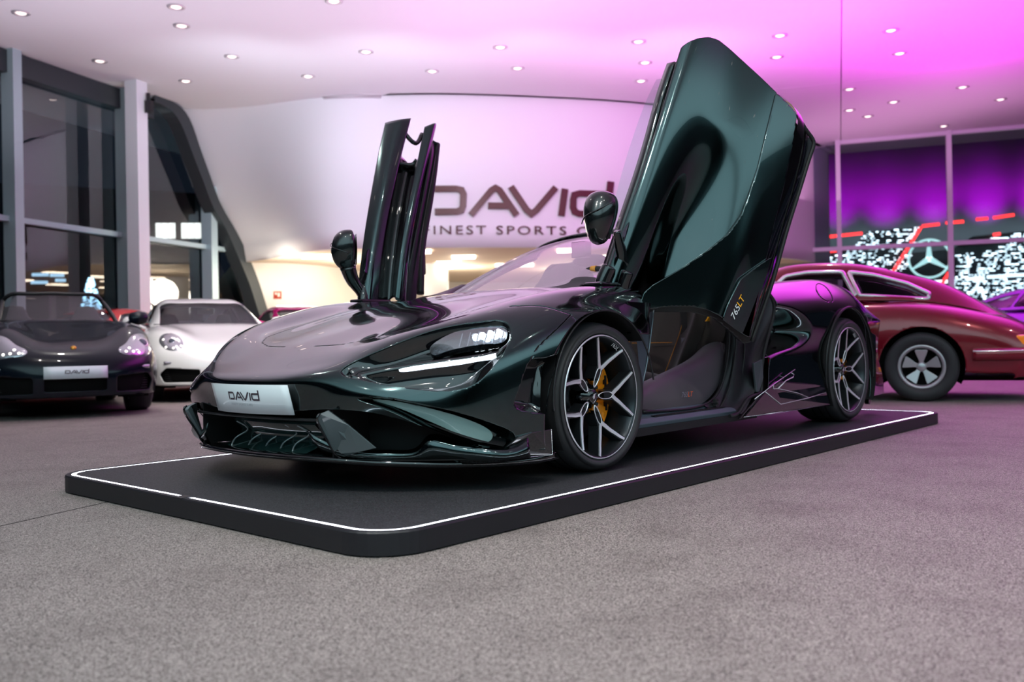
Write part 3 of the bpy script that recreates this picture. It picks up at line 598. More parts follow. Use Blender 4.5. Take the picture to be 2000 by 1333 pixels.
# lower corner body rising from the splitter
top_ = [U(600,842,y=.34), U(679,878,y=.50), U(760,880,y=.60), U(815,874,y=.70), U(838,850,y=.74), U(880,856,y=.79), U(951,873,y=.90), U(1000,872,y=.945), U(1030,856,y=.955)]
bot_ = [U(640,893,y=.40), U(690,897,y=.50), U(760,901,y=.60), U(820,903,y=.70), U(860,905,y=.76), U(900,906,y=.82), U(965,902,y=.92), U(1000,898,y=.955), U(1035,894,y=.96)]
tc_, bc_ = curve(top_, 60), curve(bot_, 60); mid_ = (tc_+bc_)/2+np.array([.012, .012, -.004])
pair('lower_bumper', MB().grid(np.array([tc_, mid_, bc_])), paint, solid=.004)
# intake cavity: liner behind the openings
def backwall(pts, d=.16):
    P = curve(pts, 30); Q = P*[1, 1, 1]+[-d, -.04, 0]; return P, Q
up = curve([(1.04, 0, .300), (1.035, .2, .302), (1.01, .38, .312), (.94, .56, .310), (.84, .72, .270), (.72, .85, .200), (.5, .93, .14)], 50); dn_ = up*[1, 1, 0]+[-.02, 0, .118]
mb = MB(); b_ = np.array([-.17, 0, 0]); mb.grid(np.array([up, up+b_*.5+[0, 0, .01], up+b_+[0, 0, -.02], dn_+b_+[0, 0, .01], dn_])); mb.mirror(); mb.build('intake_liner', voidm, car)
# central duct: glossy body with curved ribs
mb = MB(); pc_ = [U(485, 828, y=-.24), U(560, 832, y=-.02), U(640, 835, y=.2)]; 
for t0, zz in ((0, 0),): pass
W0 = np.array([(.93, -.28, .235), (.955, -.14, .235), (.965, 0, .235), (.955, .14, .235), (.93, .28, .235)]); c_ = curve(W0, 30)
mb.grid(np.array([c_+[.0, 0, .012], c_+[.012, 0, 0], c_+[-.03, 0, -.04], c_+[-.02, 0, -.08], c_+[.06, 0, -.105]])); mb.build('radiator_duct', mat('green_gloss', (.01, .03, .03), .12, .2, coat=1.), car)
for y in (-.22, -.1, .02, .12, .2):
    mb = MB(); mb.tube(curve([(.965, y, .232), (.925, y+.02, .195), (.955, y-.015, .165), (.99, y, .13)], 12), .0035, 6)
    mb.build('duct_rib', mat('grey_rib', (.3, .33, .34), .3, .5), car)
mb = MB(); ch = [(1.0, y, .30-.0*y) for y in np.linspace(-.5, .5, 9)]; mb.tube(curve([(1.035-.12*abs(y)**2*4*.5, y, .262) for y in np.linspace(-.5, .5, 15)], 40), .006, 6); mb.build('grille_bar', satin, car)
# big front blades
a, b_, c, d_, e_ = U(619,818,y=.47), U(641,801,y=.47), U(735,876,y=.64), U(712,900,y=.56), U(660,896,y=.46)
P_ = [U(619,818,y=.46), U(625,809,y=.46), U(641,802,y=.465), U(680,830,y=.53), U(735,876,y=.63), U(700,884,y=.56), U(672,893,y=.49), U(655,888,y=.46), U(645,872,y=.455)]
pair('front_blade', MB().prism(P_, (-.012, -.012, 0)), mat('blade_satin', (.075, .098, .105), .36, .3, coat=.3), bevel=.002)
pair('blade_lip', MB().tube(curve([P_[1], P_[0], P_[8], P_[7], U(672,897,y=.475), U(700,906,y=.53)], 30), .0045, 6), gloss)
# side end plate in front of the wheel
EP = [U(972,895,y=.925), U(990,874,y=.94), U(1015,853,y=.955), U(1040,845,y=.962), U(1077,839,y=.966), U(1079,889,y=.966), U(1020,895,y=.957)]
pair('end_plate', MB().prism(EP, (0, -.012, 0)), carbon, bevel=.002)
pair('plate_highlight', MB().tube(np.array([EP[4], EP[5], EP[6], EP[0]]), .0016, 5), mat('edge_highlight', (.55, .6, .62), .25, .8))  # pale tube imitates the highlight along the end plate
# wheel housings
for (c_, R_, xo, nm) in [(WF, .352, 0, 'wheel_housing'), (WR, .392, 0, 'wheel_housing')]:
    mb = MB(); mb.lathe([(R_+.002, .04), (R_-.0, -.12), (R_-.0, -.34), (.05, -.34)], (c_[0], .93, c_[2]), (0, 1, 0), 48, ang=((-.78 if c_ is WF else -1.18)*math.pi, .18*math.pi)); pair(nm, mb, voidm)
pair('arch_lip', MB().tube([(WF[0]+.353*math.cos(t), .968, WF[2]+.353*math.sin(t)) for t in np.linspace(-.1, math.pi*.95, 50)], .004, 6), satin)
# sensor buttons on the bumper
for px, py, y in [(607.5, 742.5, .38), (857, 786, .81)]:
    q = surf_curve([(px, py)], .001, ymin=.2)[0]; mb = MB(); mb.lathe([(.001, .002), (.009, .002), (.011, -.002)], q, (.8, .5, .1), 16); pair('parking_sensor', mb, satin)
# hood scoop pockets: two dark recesses on the hood either side
def pocket(w):
    m_ = MB(); cen = curve([(.80, .30, 0), (.66, .40, 0), (.48, .47, 0), (.30, .53, 0), (.14, .56, 0), (.02, .585, 0)], 40); wd = np.interp(np.linspace(0, 1, 40), [0, .25, .6, .9, 1], [.002, .016, .034, .03, .004])*w
    rows = []
    Vg = GF.reshape(-1, 3)
    def zz(x, y): k = np.argmin((Vg[:, 0]-x)**2+(Vg[:, 1]-y)**2+np.where(Vg[:, 2] > .4, 0, 9)); return Vg[k, 2]
    tn = np.gradient(cen, axis=0); nn = np.stack([-tn[:, 1], tn[:, 0]], -1); nn /= np.linalg.norm(nn, axis=1)[:, None]
    for s_ in np.linspace(-1, 1, 9):
        rows.append([(cen[i, 0]+nn[i, 0]*s_*wd[i], cen[i, 1]+nn[i, 1]*s_*wd[i], zz(cen[i, 0]+nn[i, 0]*s_*wd[i], cen[i, 1]+nn[i, 1]*s_*wd[i])+.0035) for i in range(40)])
    return m_.grid(np.array(rows), True, flip=True)
pk = pocket(1.0); pair('hood_vent', pk, gloss)

pair('intake_dark_sheet', MB().prism([(.985, .448, .128), (.985, .448, .300), (.70, .435, .30), (.70, .435, .128)], (0, -.008, 0)), voidm)  # black sheet added to darken the intake void
# ---- wheels: tyre, rim barrel, five double-Y spokes, hub cap, disc, calliper
tyre_m = mat('tyre_rubber', (.030, .031, .034), .55, bump=(60, .25, .003)); spoke_dark = mat('rim_dark', (.035, .04, .045), .3, .75); spoke_silver = mat('rim_machined', (.88, .89, .93), .42, .8)
orange = mat('calliper_orange', (1., .30, .005), .3, coat=.8); disc_m = mat('brake_disc', (.05, .052, .06), .35, .8); discd = mat('disc_dark', (.008, .008, .01), .5)
def wheel(c, R, rim, wid, side, steer=0.):
    W_ = empty('wheel', (0, 0, 0), 0, car); h = wid/2; W_.location = c; W_.rotation_euler = (0, 0, steer)
    W_.matrix_parent_inverse = parent_inv(car)
    s = side
    def B(mb, nm, m, par=None, **k):
        o = mb.build(nm, m, None, **k); o.parent = par or W_; return o
    ax = (0, s, 0)
    prof = [(rim-.012, h-.030), (rim+.002, h-.006), (rim+.012, h+.003), (rim+.035, h+.006), (R-.030, h+.002), (R-.014, h-.008), (R-.004, h-.026), (R, h-.05)] + [(R, h-.05-(wid-.1)*t) for t in (.5, 1)] + [(R-.02, -h+.01), (rim, -h)]
    ty = B(MB().lathe(prof, (0, 0, 0), ax, 96), 'tyre', tyre_m)
    gr = MB()
    for k in range(3): gr.lathe([(R+.0008, h-.065-k*.045), (R+.0008, h-.073-k*.045)], (0, 0, 0), ax, 64)
    B(gr, 'tread_groove', voidm, ty)
    rm = B(MB().lathe([(rim-.001, h-.010), (rim-.003, h-.002), (rim-.008, h-.003), (rim-.014, h-.012), (rim-.022, h-.035), (rim-.034, h-.09), (rim-.036, -h+.02)], (0, 0, 0), ax, 96), 'rim', spoke_dark)
    B(MB().lathe([(rim-.0015, h-.0035), (rim-.004, h+.0005), (rim-.007, h-.001)], (0, 0, 0), ax, 96), 'rim_edge', spoke_silver, rm)
    # local axes in the wheel plane: e1 to the rear (-x), e2 up
    e1 = np.array([-1., 0, 0]); e2 = np.array([0, 0, 1.]); n = np.array([0, s, 0.]); rr = rim-.012
    def P(rad, ang, d): return (e1*math.cos(ang)+e2*math.sin(ang))*rad + n*d
    face = lambda rad: h-.052+.046*(rad/rr)**1.6
    for k in range(5):
        th = k*2*math.pi/5; sp_ = MB(); fc = MB()
        def strip(mb, C_, w0, w1, dd, lip):
            T = np.gradient(C_, axis=0); rows = [[] for _ in range(5)]; m_ = len(C_)
            for i in range(m_):
                t = T[i]/np.linalg.norm(T[i]); b = np.cross(n, t); b /= np.linalg.norm(b); w = w0+(w1-w0)*(i/(m_-1))
                for j, (f_, g_) in enumerate([(-.5-.12*(dd > .01), -dd), (-.5, 0), (0, lip), (.5, 0), (.5+.12*(dd > .01), -dd)]): rows[j].append(C_[i]+b*w*f_+n*g_)
            mb.grid(np.array(rows), False)
        for sg in (-1, 1):
            path = [(.30, .10), (.42, .10), (.52, .085), (.60, .155), (.75, .265), (.90, .34), (1.0, .385)]
            C_ = np.array([P(r_*rr, th+a_*sg, face(r_*rr)-.003) for r_, a_ in path]); C_ = np.vstack([curve(C_[:3], 8)[:-1], curve(C_[2:], 22)])
            strip(sp_, C_, .022, .022, .050, .0)
            C2 = np.array([P(r_*rr, th+a_*sg, face(r_*rr)+.0005) for r_, a_ in [(.49, .02), (.56, .12), (.66, .20), (.80, .295), (.90, .34), (1., .385)]]); strip(fc, curve(C2, 26), .018, .0105, .003, .0015)
        so = B(sp_, 'spoke', spoke_dark); B(fc, 'spoke_face', spoke_silver, so)
        lp_ = [P(r_*rr, th+a_, face(r_*rr)-.001) for r_, a_ in [(.155, 0), (.19, .17), (.28, .21), (.40, .155), (.49, .09), (.525, .0), (.49, -.09), (.40, -.155), (.28, -.21), (.19, -.17)]]
        lc = curve(lp_, 40, True); cen = lc.mean(0)
        B(MB().grid(np.array([lc*1.0-n*.003, lc, lc*.90+cen*.10+n*.001, lc*.84+cen*.16-n*.003]).transpose(1, 0, 2), True, wrap_u=True), 'spoke_loop', spoke_silver, so)
        li = lc*.84+cen*.16-n*.003; cn = cen-n*.018; B(MB().grid(np.array([li, li*.6+cn*.4, li*.1+cn*.9]).transpose(1, 0, 2), True, wrap_u=True), 'spoke_pocket', spoke_dark, so)
    hub = B(MB().lathe([(.001, h-.044), (.026, h-.044), (.030, h-.048), (.033, h-.060), (.05, h-.066), (.055, h-.10)], (0, 0, 0), ax, 32), 'hub', gloss)
    sw = MB(); q = [(-.012, -.004), (-.002, .010), (.012, .013), (.004, .004), (.001, -.008), (-.006, -.012)]
    sw.prism([e1*a_+e2*b_+n*(h-.0438) for a_, b_ in q], n*.0015); B(sw, 'hub_emblem', spoke_silver, hub)
    nuts = MB()
    for k in range(5): nuts.lathe([(.001, .012), (.008, .010), (.009, -.01)], P(.060, (k+.5)*2*math.pi/5, h-.075), ax, 10)
    B(nuts, 'wheel_bolt', spoke_dark)
    di = B(MB().lathe([(.06, h-.125), (.08, h-.118), (.085, h-.125), (rim*.70, h-.125), (rim*.70, h-.150), (.08, h-.15)], (0, 0, 0), ax, 64), 'brake_disc', disc_m)
    hol = MB()
    for k in range(36):
        a_ = k*math.pi/18
        for j, rad in enumerate((.105, .13, .155)): hol.lathe([(.001, 0), (.0035, 0)], P(rad*rim/.256, a_+j*.06, h-.1245), ax, 6)
    B(hol, 'disc_hole', discd, di)
    B(MB().lathe([(rim-.05, h-.19), (.05, h-.19)], (0, 0, 0), ax, 32), 'dust_shield', discd)
    ca = MB()
    for (a0, a1, r0, r1, t0, t1) in [(-56, 54, rim*.36, rim*.78, .104, .175), (-44, -20, rim*.42, rim*.74, .096, .12), (-12, 16, rim*.42, rim*.74, .096, .12), (24, 44, rim*.42, rim*.74, .096, .12)]:
        A_ = np.radians(np.linspace(a0, a1, 14)); prof_ = [(r0, t1), (r0, t0+.004), (r0+.004, t0), (r1-.006, t0), (r1, t0+.008), (r1, t1)]
        Gc = np.array([[P(rr_, a_, h-tt) for rr_, tt in prof_] for a_ in A_]); ca.grid(Gc, False)
        o_ = len(ca.v); ca.add([g for g in Gc[0]]+[g for g in Gc[-1]], [tuple(range(6)), tuple(range(11, 5, -1))])
    for a_ in (-32, 0, 34): ca.lathe([(.001, .004), (.014, .002), (.016, -.006)], P(rim*.63, math.radians(a_), h-.098), ax, 16)
    co = B(ca, 'brake_calliper', orange, None, bevel=.003)
    ins = MB()
    for a_ in (-16, 20): ins.box(P(rim*.63, math.radians(a_), h-.102), (.012, .02, .05)); 
    B(ins, 'calliper_bridge', discd, co)
    V, Fc = text_mesh('765LT', .024, 1.1)
    lab = MB(); lab.add([P(rim-.021+v[1], 1.02-v[0]/(rim-.02), h-.016+(v[1])*.5) for v in V], Fc); B(lab, 'rim_lettering', mat('white_print', (.7, .7, .72), .4), rm)
    return W_
wf = wheel(WF, .3066, .256, .235, 1); 
wheel((WF[0], -WF[1], WF[2]), .3066, .256, .235, -1)
wheel(WR, .3284, .268, .29, 1); wheel((WR[0], -WR[1], WR[2]), .3284, .268, .29, -1)
# ---- rear body
ST = []
for x, crown, yc, dk_ in [(-1.50, .775, .82, .80), (-1.72, .812, .815, .82), (-2.05, .858, .80, .83), (-2.35, .884, .79, .84), (-2.62, .895, .79, .83), (-2.9, .875, .79, .80), (-3.2, .84, .77, .78), (-3.42, .80, .72, .76)]:
    t = min(1, max(0, (-2.9-x)/.5)); q = t*.06; fl = np.exp(-((x+2.67)/.42)**2)
    ST.append([(x, 0, dk_), (x, .35, dk_+.005), (x, .60, dk_+(crown-dk_)*.3), (x, yc-.03, crown), (x, yc+.065-q, crown-.055), (x, .915+.012*fl-q, crown-.14-.02*fl), (x, .930+.018*fl-q, .62), (x, .915+.03*fl-q, .50), (x, .915+.035*fl-q, .38), (x, .94+.012*fl-q, .27), (x, .95-q, .135)])
GR = net(ST, 200, 240, True)
# hollow of the side intake
def push(G):
    P = PR(G.reshape(-1, 3)); cav = smooth2([(1470, 592), (1512, 596), (1545, 604), (1572, 622), (1582, 645), (1570, 668), (1540, 684), (1505, 699), (1470, 710)], 80)
    s = sd(P, cav); t = np.clip(s/26+.12, 0, 1)**1.0; t = t*t*(3-2*t); V = G.reshape(-1, 3).copy(); on = V[:, 1] > .5; V[:, 1] -= np.where(on, .15*t, 0); return V.reshape(G.shape)
GR2 = push(GR)
V, Fc = gridmesh(GR2, True)
s = np.where(V[:, 1] > .6, np.hypot(V[:, 0]-WR[0], V[:, 2]-WR[2])-.390, 1.); V, Fc = clip(V, Fc, s)
s = -(V[:, 0]-(-1.73+np.clip(.62-V[:, 2], 0, 1)*.62)); s = np.where(V[:, 1] > .72, s, -(V[:, 0]+1.80)); V, Fc = clip(V, Fc, s)
filler = smooth2([(1600, 556), (1612, 563), (1622, 577), (1624, 590), (1612, 589), (1600, 580), (1593, 567), (1594, 558)], 50)
s = np.where(V[:, 1] > .5, dl(PR(V), np.vstack([filler, filler[:1]]))-.7, 9.); V, Fc = clip(V, Fc, s)
mb = MB().add(V, Fc, True).mirror(); mb.build('rear_body', paint, car, solid=.006, weld=.0004)
# tail panel
tail = np.array([GR[-1, j] for j in range(0, 240, 6)]); mb = MB(); mb.grid(np.array([tail, tail*[1, .9, 1]+[-.10, 0, -.02], tail*[1, .8, .9]+[-.12, 0, .01]])); mb.mirror(); mb.build('tail_panel', gloss, car, weld=.001)
pair('rear_arch_lip', MB().tube([(WR[0]+.392*math.cos(t), .952+.004*math.sin(t), WR[2]+.392*math.sin(t)) for t in np.linspace(-.25, math.pi*1.05, 60)], .007, 6), satin)
pair('rear_corner_fin', MB().prism([U(1700,648,y=.93), U(1711,655,y=.93), U(1712,700,y=.93), U(1708,752,y=.93), U(1700,790,y=.92), U(1697,790,y=.92)], (0, -.03, 0)), gloss, bevel=.004)
# lower skirt and side blades, thin pale tubes imitating their edge highlights
pair('side_skirt', MB().prism([(-1.19, .925, .125), (-1.40, .94, .24), (-1.62, .94, .30), (-2.26, .93, .25), (-2.28, .955, .13)][::1], (0, .02, 0)), gloss, bevel=.006)
edge_m = MATS['edge_highlight']; bright = mat('pale_highlight', (.85, .82, .88), .2, .6)
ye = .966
def line(pts, r_=.0022, m=bright, nm='blade_highlight', y=ye): return pair(nm, MB().tube(np.array([U(*p, y=y) for p in pts]), r_, 5), m)
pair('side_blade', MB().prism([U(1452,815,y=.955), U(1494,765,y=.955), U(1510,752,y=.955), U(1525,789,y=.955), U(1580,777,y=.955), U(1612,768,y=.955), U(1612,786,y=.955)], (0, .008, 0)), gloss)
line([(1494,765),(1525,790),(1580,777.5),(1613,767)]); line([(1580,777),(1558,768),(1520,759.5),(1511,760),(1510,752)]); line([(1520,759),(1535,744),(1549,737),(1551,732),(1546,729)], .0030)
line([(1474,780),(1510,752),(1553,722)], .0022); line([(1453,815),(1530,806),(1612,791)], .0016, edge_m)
cres = curve([U(1488,700,y=.90), U(1515,694,y=.905), U(1540,684,y=.91), U(1557,670,y=.915)], 20); pair('intake_highlight', MB().tube(cres, .0022, 5), edge_m)  # pale tube imitates a highlight on the intake lip
# ---- sill, door frame, cabin
slate = mat('slate_sill', (.06, .085, .105), .5, 0., spec=.3); leather = mat('dark_leather', (.045, .035, .045), .48, 0, sheen=.3); alc = mat('brown_alcantara', (.030, .022, .018), .85, sheen=.5)
mb = MB(); prof = lambda x: [(x, .905, .145), (x, .915, .165), (x, .895, .185), (x, .86, .190), (x, .84, .210), (x, .80, .215)]
mb.grid(np.array([prof(x) for x in (-.24, -.5, -.8, -1.1, -1.22)]).transpose(1, 0, 2), False); pair('door_sill', mb, slate, bevel=.003)
pair('sill_tread', MB().box((-.80, .883, .1895), (.66, .022, .006)), mat('tread_dark', (.01, .012, .015), .3, .5)); pair('sill_underside', MB().box((-.8, .80, .13), (1.3, .22, .035)), voidm)
pan = net([[U(1248,800,y=.83), U(1300,801,y=.83), U(1360,793,y=.83), U(1392,770,y=.83), U(1410,738,y=.83), U(1417,705,y=.83), U(1416,672,y=.83)],
           [U(1248,779,y=.82), U(1300,772,y=.82), U(1350,752,y=.82), U(1382,728,y=.82), U(1402,706,y=.82), U(1412,688,y=.82), U(1413,671,y=.82)],
           [U(1248,764,y=.79), U(1300,738,y=.79), U(1345,714,y=.79), U(1374,697,y=.79), U(1396,680,y=.79), U(1407,671,y=.79), U(1409,669.5,y=.79)],
           [U(1248,750,y=.73), U(1295,728,y=.73), U(1335,708,y=.73), U(1360,690,y=.73), U(1376,676,y=.73), U(1392,669,y=.73), U(1405,668,y=.73)],
           [U(1248,760,y=.66), U(1290,740,y=.66), U(1325,722,y=.66), U(1350,704,y=.66), U(1366,690,y=.66), U(1382,680,y=.66), U(1396,676,y=.66)]], 40, 60)
inner_panel = pair('sill_panel', MB().grid(pan), leather)
def label765(name, par, cen, eu, ev, h_, y_off=0, m1=None, m2=None, mirror=False):
    m1 = m1 or mat('grey_print', (.20, .20, .24), .4); m2 = m2 or mat('orange_print', (.9, .13, .01), .4)
    for tx, m, o0 in (('765', m1, -1), ('LT', m2, 1)):
        V, Fc = text_mesh(tx, 1.0, 1.0); w = V[:, 0].max()-V[:, 0].min(); V[:, 0] -= V[:, 0].min() if o0 > 0 else V[:, 0].max(); V[:, 0] += .05*o0; V[:, 0] += V[:, 1]*.25
        P_ = [cen+eu*v[0]*h_*1.15+ev*v[1]*h_ for v in V]
        if mirror: P_ = [p*[1, -1, 1] for p in P_]
        MB().add(P_, Fc).build(name, m, par)
c0 = np.array(U(1344,771,y=.836)); eu = np.array(U(1364,769,y=.836))-c0; eu /= np.linalg.norm(eu); label765('sill_lettering', inner_panel[0], c0, eu, np.array([0, 0, 1.]), .036)
# dark tub behind everything
mb = MB(); mb.grid(np.array([[(-.36, y, z) for y in (-.8, 0, .8)] for z in (.14, .76)]), False); mb.grid(np.array([[(x, y, .16) for y in (-.82, 0, .82)] for x in (-.36, -1.75)]), False); mb.grid(np.array([[(-1.72, y, z) for y in (-.85, 0, .85)] for z in (.14, .84)]), False); mb.build('cabin_tub', mat('cabin_black', (.006, .005, .006), .7), car)
# B post frame and rubber seals around the opening
bp_ = net([[U(1417,614,y=.82), U(1419,660,y=.83), U(1415,710,y=.84), U(1400,765,y=.85), U(1375,792,y=.86)],
           [U(1434,618,y=.87), U(1438,665,y=.875), U(1432,720,y=.88), U(1420,775,y=.88), U(1398,806,y=.89)],
           [U(1462,620,y=.86), U(1462,680,y=.87), U(1455,730,y=.89), U(1440,785,y=.90), U(1420,812,y=.905)],
           [U(1506,576,y=.88), U(1512,610,y=.90), U(1498,668,y=.92), U(1488,730,y=.93), U(1452,808,y=.935)]], 30, 50)
pair('door_frame', MB().grid(bp_), satin)
for pts, r_, y in [([(1418,610),(1424,650),(1420,705),(1408,755),(1385,786),(1330,801),(1255,805)], .007, .855), ([(1432,616),(1437,665),(1431,725),(1416,780),(1398,806)], .006, .885), ([(1454,660),(1452,710),(1440,765),(1425,800)], .005, .885), ([(1488,565),(1505,578),(1512,600),(1505,640),(1492,690),(1487,740),(1486,765),(1462,778),(1443,806),(1425,813)], .009, .935)]:
    pair('door_seal', MB().tube(curve([U(*p, y=y) for p in pts], 50), r_, 8), rubber)
pair('door_latch', MB().box(U(1398,787,y=.88), (.03, .02, .04)).box(U(1398,787,y=.885), (.02, .03, .012)), satin, bevel=.003)
pair('latch_cover', MB().prism([U(1468,710,y=.925), U(1485,702,y=.935), U(1487,738,y=.935), U(1479,766,y=.93), U(1474,766,y=.93)], (0, .012, 0)), mat('grey_plate', (.08, .10, .11), .35, .4), bevel=.002)
# front hinge post of the opening
pair('hinge_post', MB().grid(np.array([[U(1240,628,y=.90), U(1246,690,y=.90), U(1252,760,y=.89), U(1252,810,y=.89)], [U(1262,612,y=.87), U(1262,680,y=.86), U(1256,745,y=.85), U(1254,812,y=.86)], [U(1277,608,y=.83), U(1270,660,y=.83), U(1262,720,y=.83), U(1255,760,y=.83)]]), True), slate)
pair('post_edge', MB().tube(curve([U(1277,606,y=.845), U(1271,655,y=.845), U(1263,712,y=.845), U(1255,748,y=.845)], 20), .004, 6), mat('slate_edge', (.16, .2, .23), .3, .5))
pair('fender_rear_panel', MB().prism([(-.235, .93, .565), (-.375, .93, .575), (-.40, .93, .70), (-.2, .94, .70)], (0, -.02, 0)), gloss)
# seats
def seat(y):
    R_ = empty('seat', (0, 0, 0), 0, car)
    R_.matrix_parent_inverse = parent_inv(car)
    def Bd(mb, nm, m, **k): o = mb.build(nm, m, None, **k); o.parent = R_; return o
    back = net([[(-1.50, y+sx*w, z) if i else (-1.50, y+sx*w, z) for i, (sx, w) in enumerate([(-1, .25), (-1, .20), (-1, .1), (1, 0), (1, .1), (1, .20), (1, .25)])] for z, w_ in [(.3, 1)]]*2, 2, 7) if False else None
    rows = []
    for t, x, z, w in [(0, -1.16, .27, .22), (.15, -1.22, .36, .24), (.35, -1.30, .52, .26), (.55, -1.38, .68, .27), (.72, -1.44, .82, .24), (.86, -1.48, .93, .16), (.95, -1.50, 1.00, .13), (1., -1.52, 1.03, .10)]:
        bol = .075*(1-t)+.03; rows.append([(x+bol+.02, y-w, z), (x+bol*.8, y-w*.85, z), (x+.015, y-w*.55, z), (x, y, z), (x+.015, y+w*.55, z), (x+bol*.8, y+w*.85, z), (x+bol+.02, y+w, z), (x-.08, y+w*1.0, z+.01), (x-.10, y, z+.02), (x-.08, y-w*1.0, z+.01), (x+bol+.02, y-w, z)])
    g = net(rows, 50, 70); m_ = MB().grid(g); m_.add(g[-1], [tuple(range(70))]); Bd(m_, 'seat_back', alc)
    rows = []
    for x, z in [(-.72, .30), (-.80, .315), (-1.0, .29), (-1.2, .27)]: rows.append([(x, y-.25, .20), (x, y-.25, z+.05), (x, y-.20, z+.06), (x, y-.14, z), (x, y, z-.01), (x, y+.14, z), (x, y+.20, z+.06), (x, y+.25, z+.05), (x, y+.25, .20)])
    Bd(MB().grid(net(rows, 24, 50)), 'seat_cushion', alc)
    st = MB()
    for sx in (-1, 1): st.tube(curve([(-1.14, y+sx*.13, .30), (-1.27, y+sx*.155, .52), (-1.35, y+sx*.16, .68), (-1.42, y+sx*.13, .85)], 24), .003, 5)
    st.tube([(-1.265, y-.13, .52), (-1.265, y+.13, .52)], .003, 5); Bd(st, 'seat_stitching', mat('orange_thread', (.55, .22, .04), .6))
    be = MB(); be.grid(np.array([[(-1.25, y+.19, .42), (-1.33, y+.15, .65), (-1.38, y+.10, .86)], [(-1.24, y+.235, .42), (-1.32, y+.195, .65), (-1.37, y+.14, .86)]])); Bd(be, 'seat_belt', mat('belt_black', (.02, .02, .02), .6))
    be = MB().box((-1.27, y+.205, .52), (.02, .03, .05)); Bd(be, 'belt_buckle', spoke_silver)
    return R_
seat(.38); seat(-.38)
pair('belt_tab', MB().prism([U(1380,628,y=.70), U(1397,628,y=.70), U(1394,622,y=.70), U(1386,618,y=.70)], (0, -.01, 0)), mat('orange_tab', (1., .45, .02), .4))
# inner side trims near the rear of the opening
pair('rear_trim', MB().grid(net([[U(1355,690,y=.66), U(1372,650,y=.66), U(1378,610,y=.66), U(1375,590,y=.66)], [U(1385,676,y=.72), U(1395,650,y=.74), U(1395,615,y=.74), U(1392,590,y=.74)], [U(1412,667,y=.80), U(1417,645,y=.82), U(1415,615,y=.82), U(1410,590,y=.82)]], 20, 20)), alc)
# dashboard and steering wheel
mb = MB(); rows = [[(-.46, y, .80-.02*abs(y)) for y in np.linspace(-.70, .70, 9)], [(-.58, y, .815+.020*math.exp(-((y-.38)/.2)**2)) for y in np.linspace(-.70, .70, 9)], [(-.66, y, .81+.05*math.exp(-((y-.38)/.17)**2)) for y in np.linspace(-.70, .70, 9)], [(-.72, y, .76) for y in np.linspace(-.70, .70, 9)], [(-.66, y, .60) for y in np.linspace(-.70, .70, 9)]]
mb.grid(net(rows, 40, 60)); mb.build('dashboard', mat('dash_grey', (.03, .03, .035), .7), car)
def swheel():
    mb = MB(); t = np.linspace(0, 2*math.pi, 40, endpoint=False); n_ = np.array([-.93, 0, .36]); a_ = np.array([0, 1, 0.]); b2 = np.cross(n_, a_); c_ = np.array([-.80, .38, .74])
    return mb.tube([c_+.175*(math.cos(k)*a_+math.sin(k)*b2) for k in t], .017, 10, closed=True), c_, a_, b2, n_
mb, c_, a_, b2, n_ = swheel(); swo = mb.build('steering_wheel', mat('wheel_suede', (.02, .02, .022), .8), car)
mb = MB(); mb.tube([c_, c_+.16*a_], .012, 8); mb.tube([c_, c_-.16*a_], .012, 8); mb.tube([c_, c_-.16*b2*np.sign(b2[2])], .012, 8); mb.box(c_, (.03, .11, .1)); mb.build('wheel_spoke', satin, swo)
tp = c_+.175*b2*np.sign(b2[2]); MB().tube([tp-a_*.016, tp+a_*.016], .0185, 12).build('wheel_marker', mat('orange_suede', (.75, .33, .06), .7), swo)
# ---- windscreen and its frame
WSN = [[(-.50, 0, .805), (-.505, .2, .805), (-.53, .42, .80), (-.60, .60, .79), (-.72, .72, .775)],
       [(-.78, 0, .955), (-.785, .2, .95), (-.80, .40, .935), (-.84, .56, .91), (-.92, .665, .89)],
       [(-1.05, 0, 1.08), (-1.055, .2, 1.077), (-1.07, .38, 1.06), (-1.10, .52, 1.03), (-1.15, .60, 1.005)],
       [(-1.30, 0, 1.165), (-1.305, .2, 1.160), (-1.32, .35, 1.145), (-1.345, .48, 1.12), (-1.38, .55, 1.09)]]
gw = net(WSN, 50, 50, True); V, Fc = gridmesh(gw, True); ws = MB().add(V, Fc, True).mirror().build('windscreen', glassmat('windscreen_glass', (.93, .90, .95), .55, 1.5), car)
hd = np.concatenate([gw[-1][::-1]*[1, -1, 1], gw[-1][1:]]); fr_ = MB(); fr_.tube(hd+[-.02, 0, 0], .026, 10, flat=.8)
edge_ = gw[:, -1]; e2_ = edge_+[-.02, .012, -.01]; rr_ = np.linspace(.034, .026, len(e2_)); fr_.tube(e2_, rr_, 10); fr_.tube(e2_*[1, -1, 1], rr_, 10)
fr_.build('windscreen_frame', gloss, car)
band_ = MB(); V2, F2 = gridmesh(gw+[-.006, 0, -.006]); uu_, vv_ = np.meshgrid(np.linspace(0, 1, 50), np.linspace(0, 1, 50), indexing='ij'); V2, F2 = clip(V2, F2, np.maximum(np.maximum(uu_-.86, (vv_-.83)*1.0), (.035-uu_)).ravel())
band_.add(V2, F2, True).mirror().build('glass_shade_band', mat('dark_ceramic', (.10, .075, .11), .12, .7, coat=1.), ws)
pair('cowl_cover', MB().grid(net([[(-.44, .60, .795), (-.55, .68, .80), (-.70, .74, .79)], [(-.47, .50, .808), (-.60, .58, .83), (-.80, .655, .88)], [(-.50, .46, .806), (-.64, .56, .82), (-.84, .62, .885)]], 12, 20)), satin)
mir = MB(); g = []
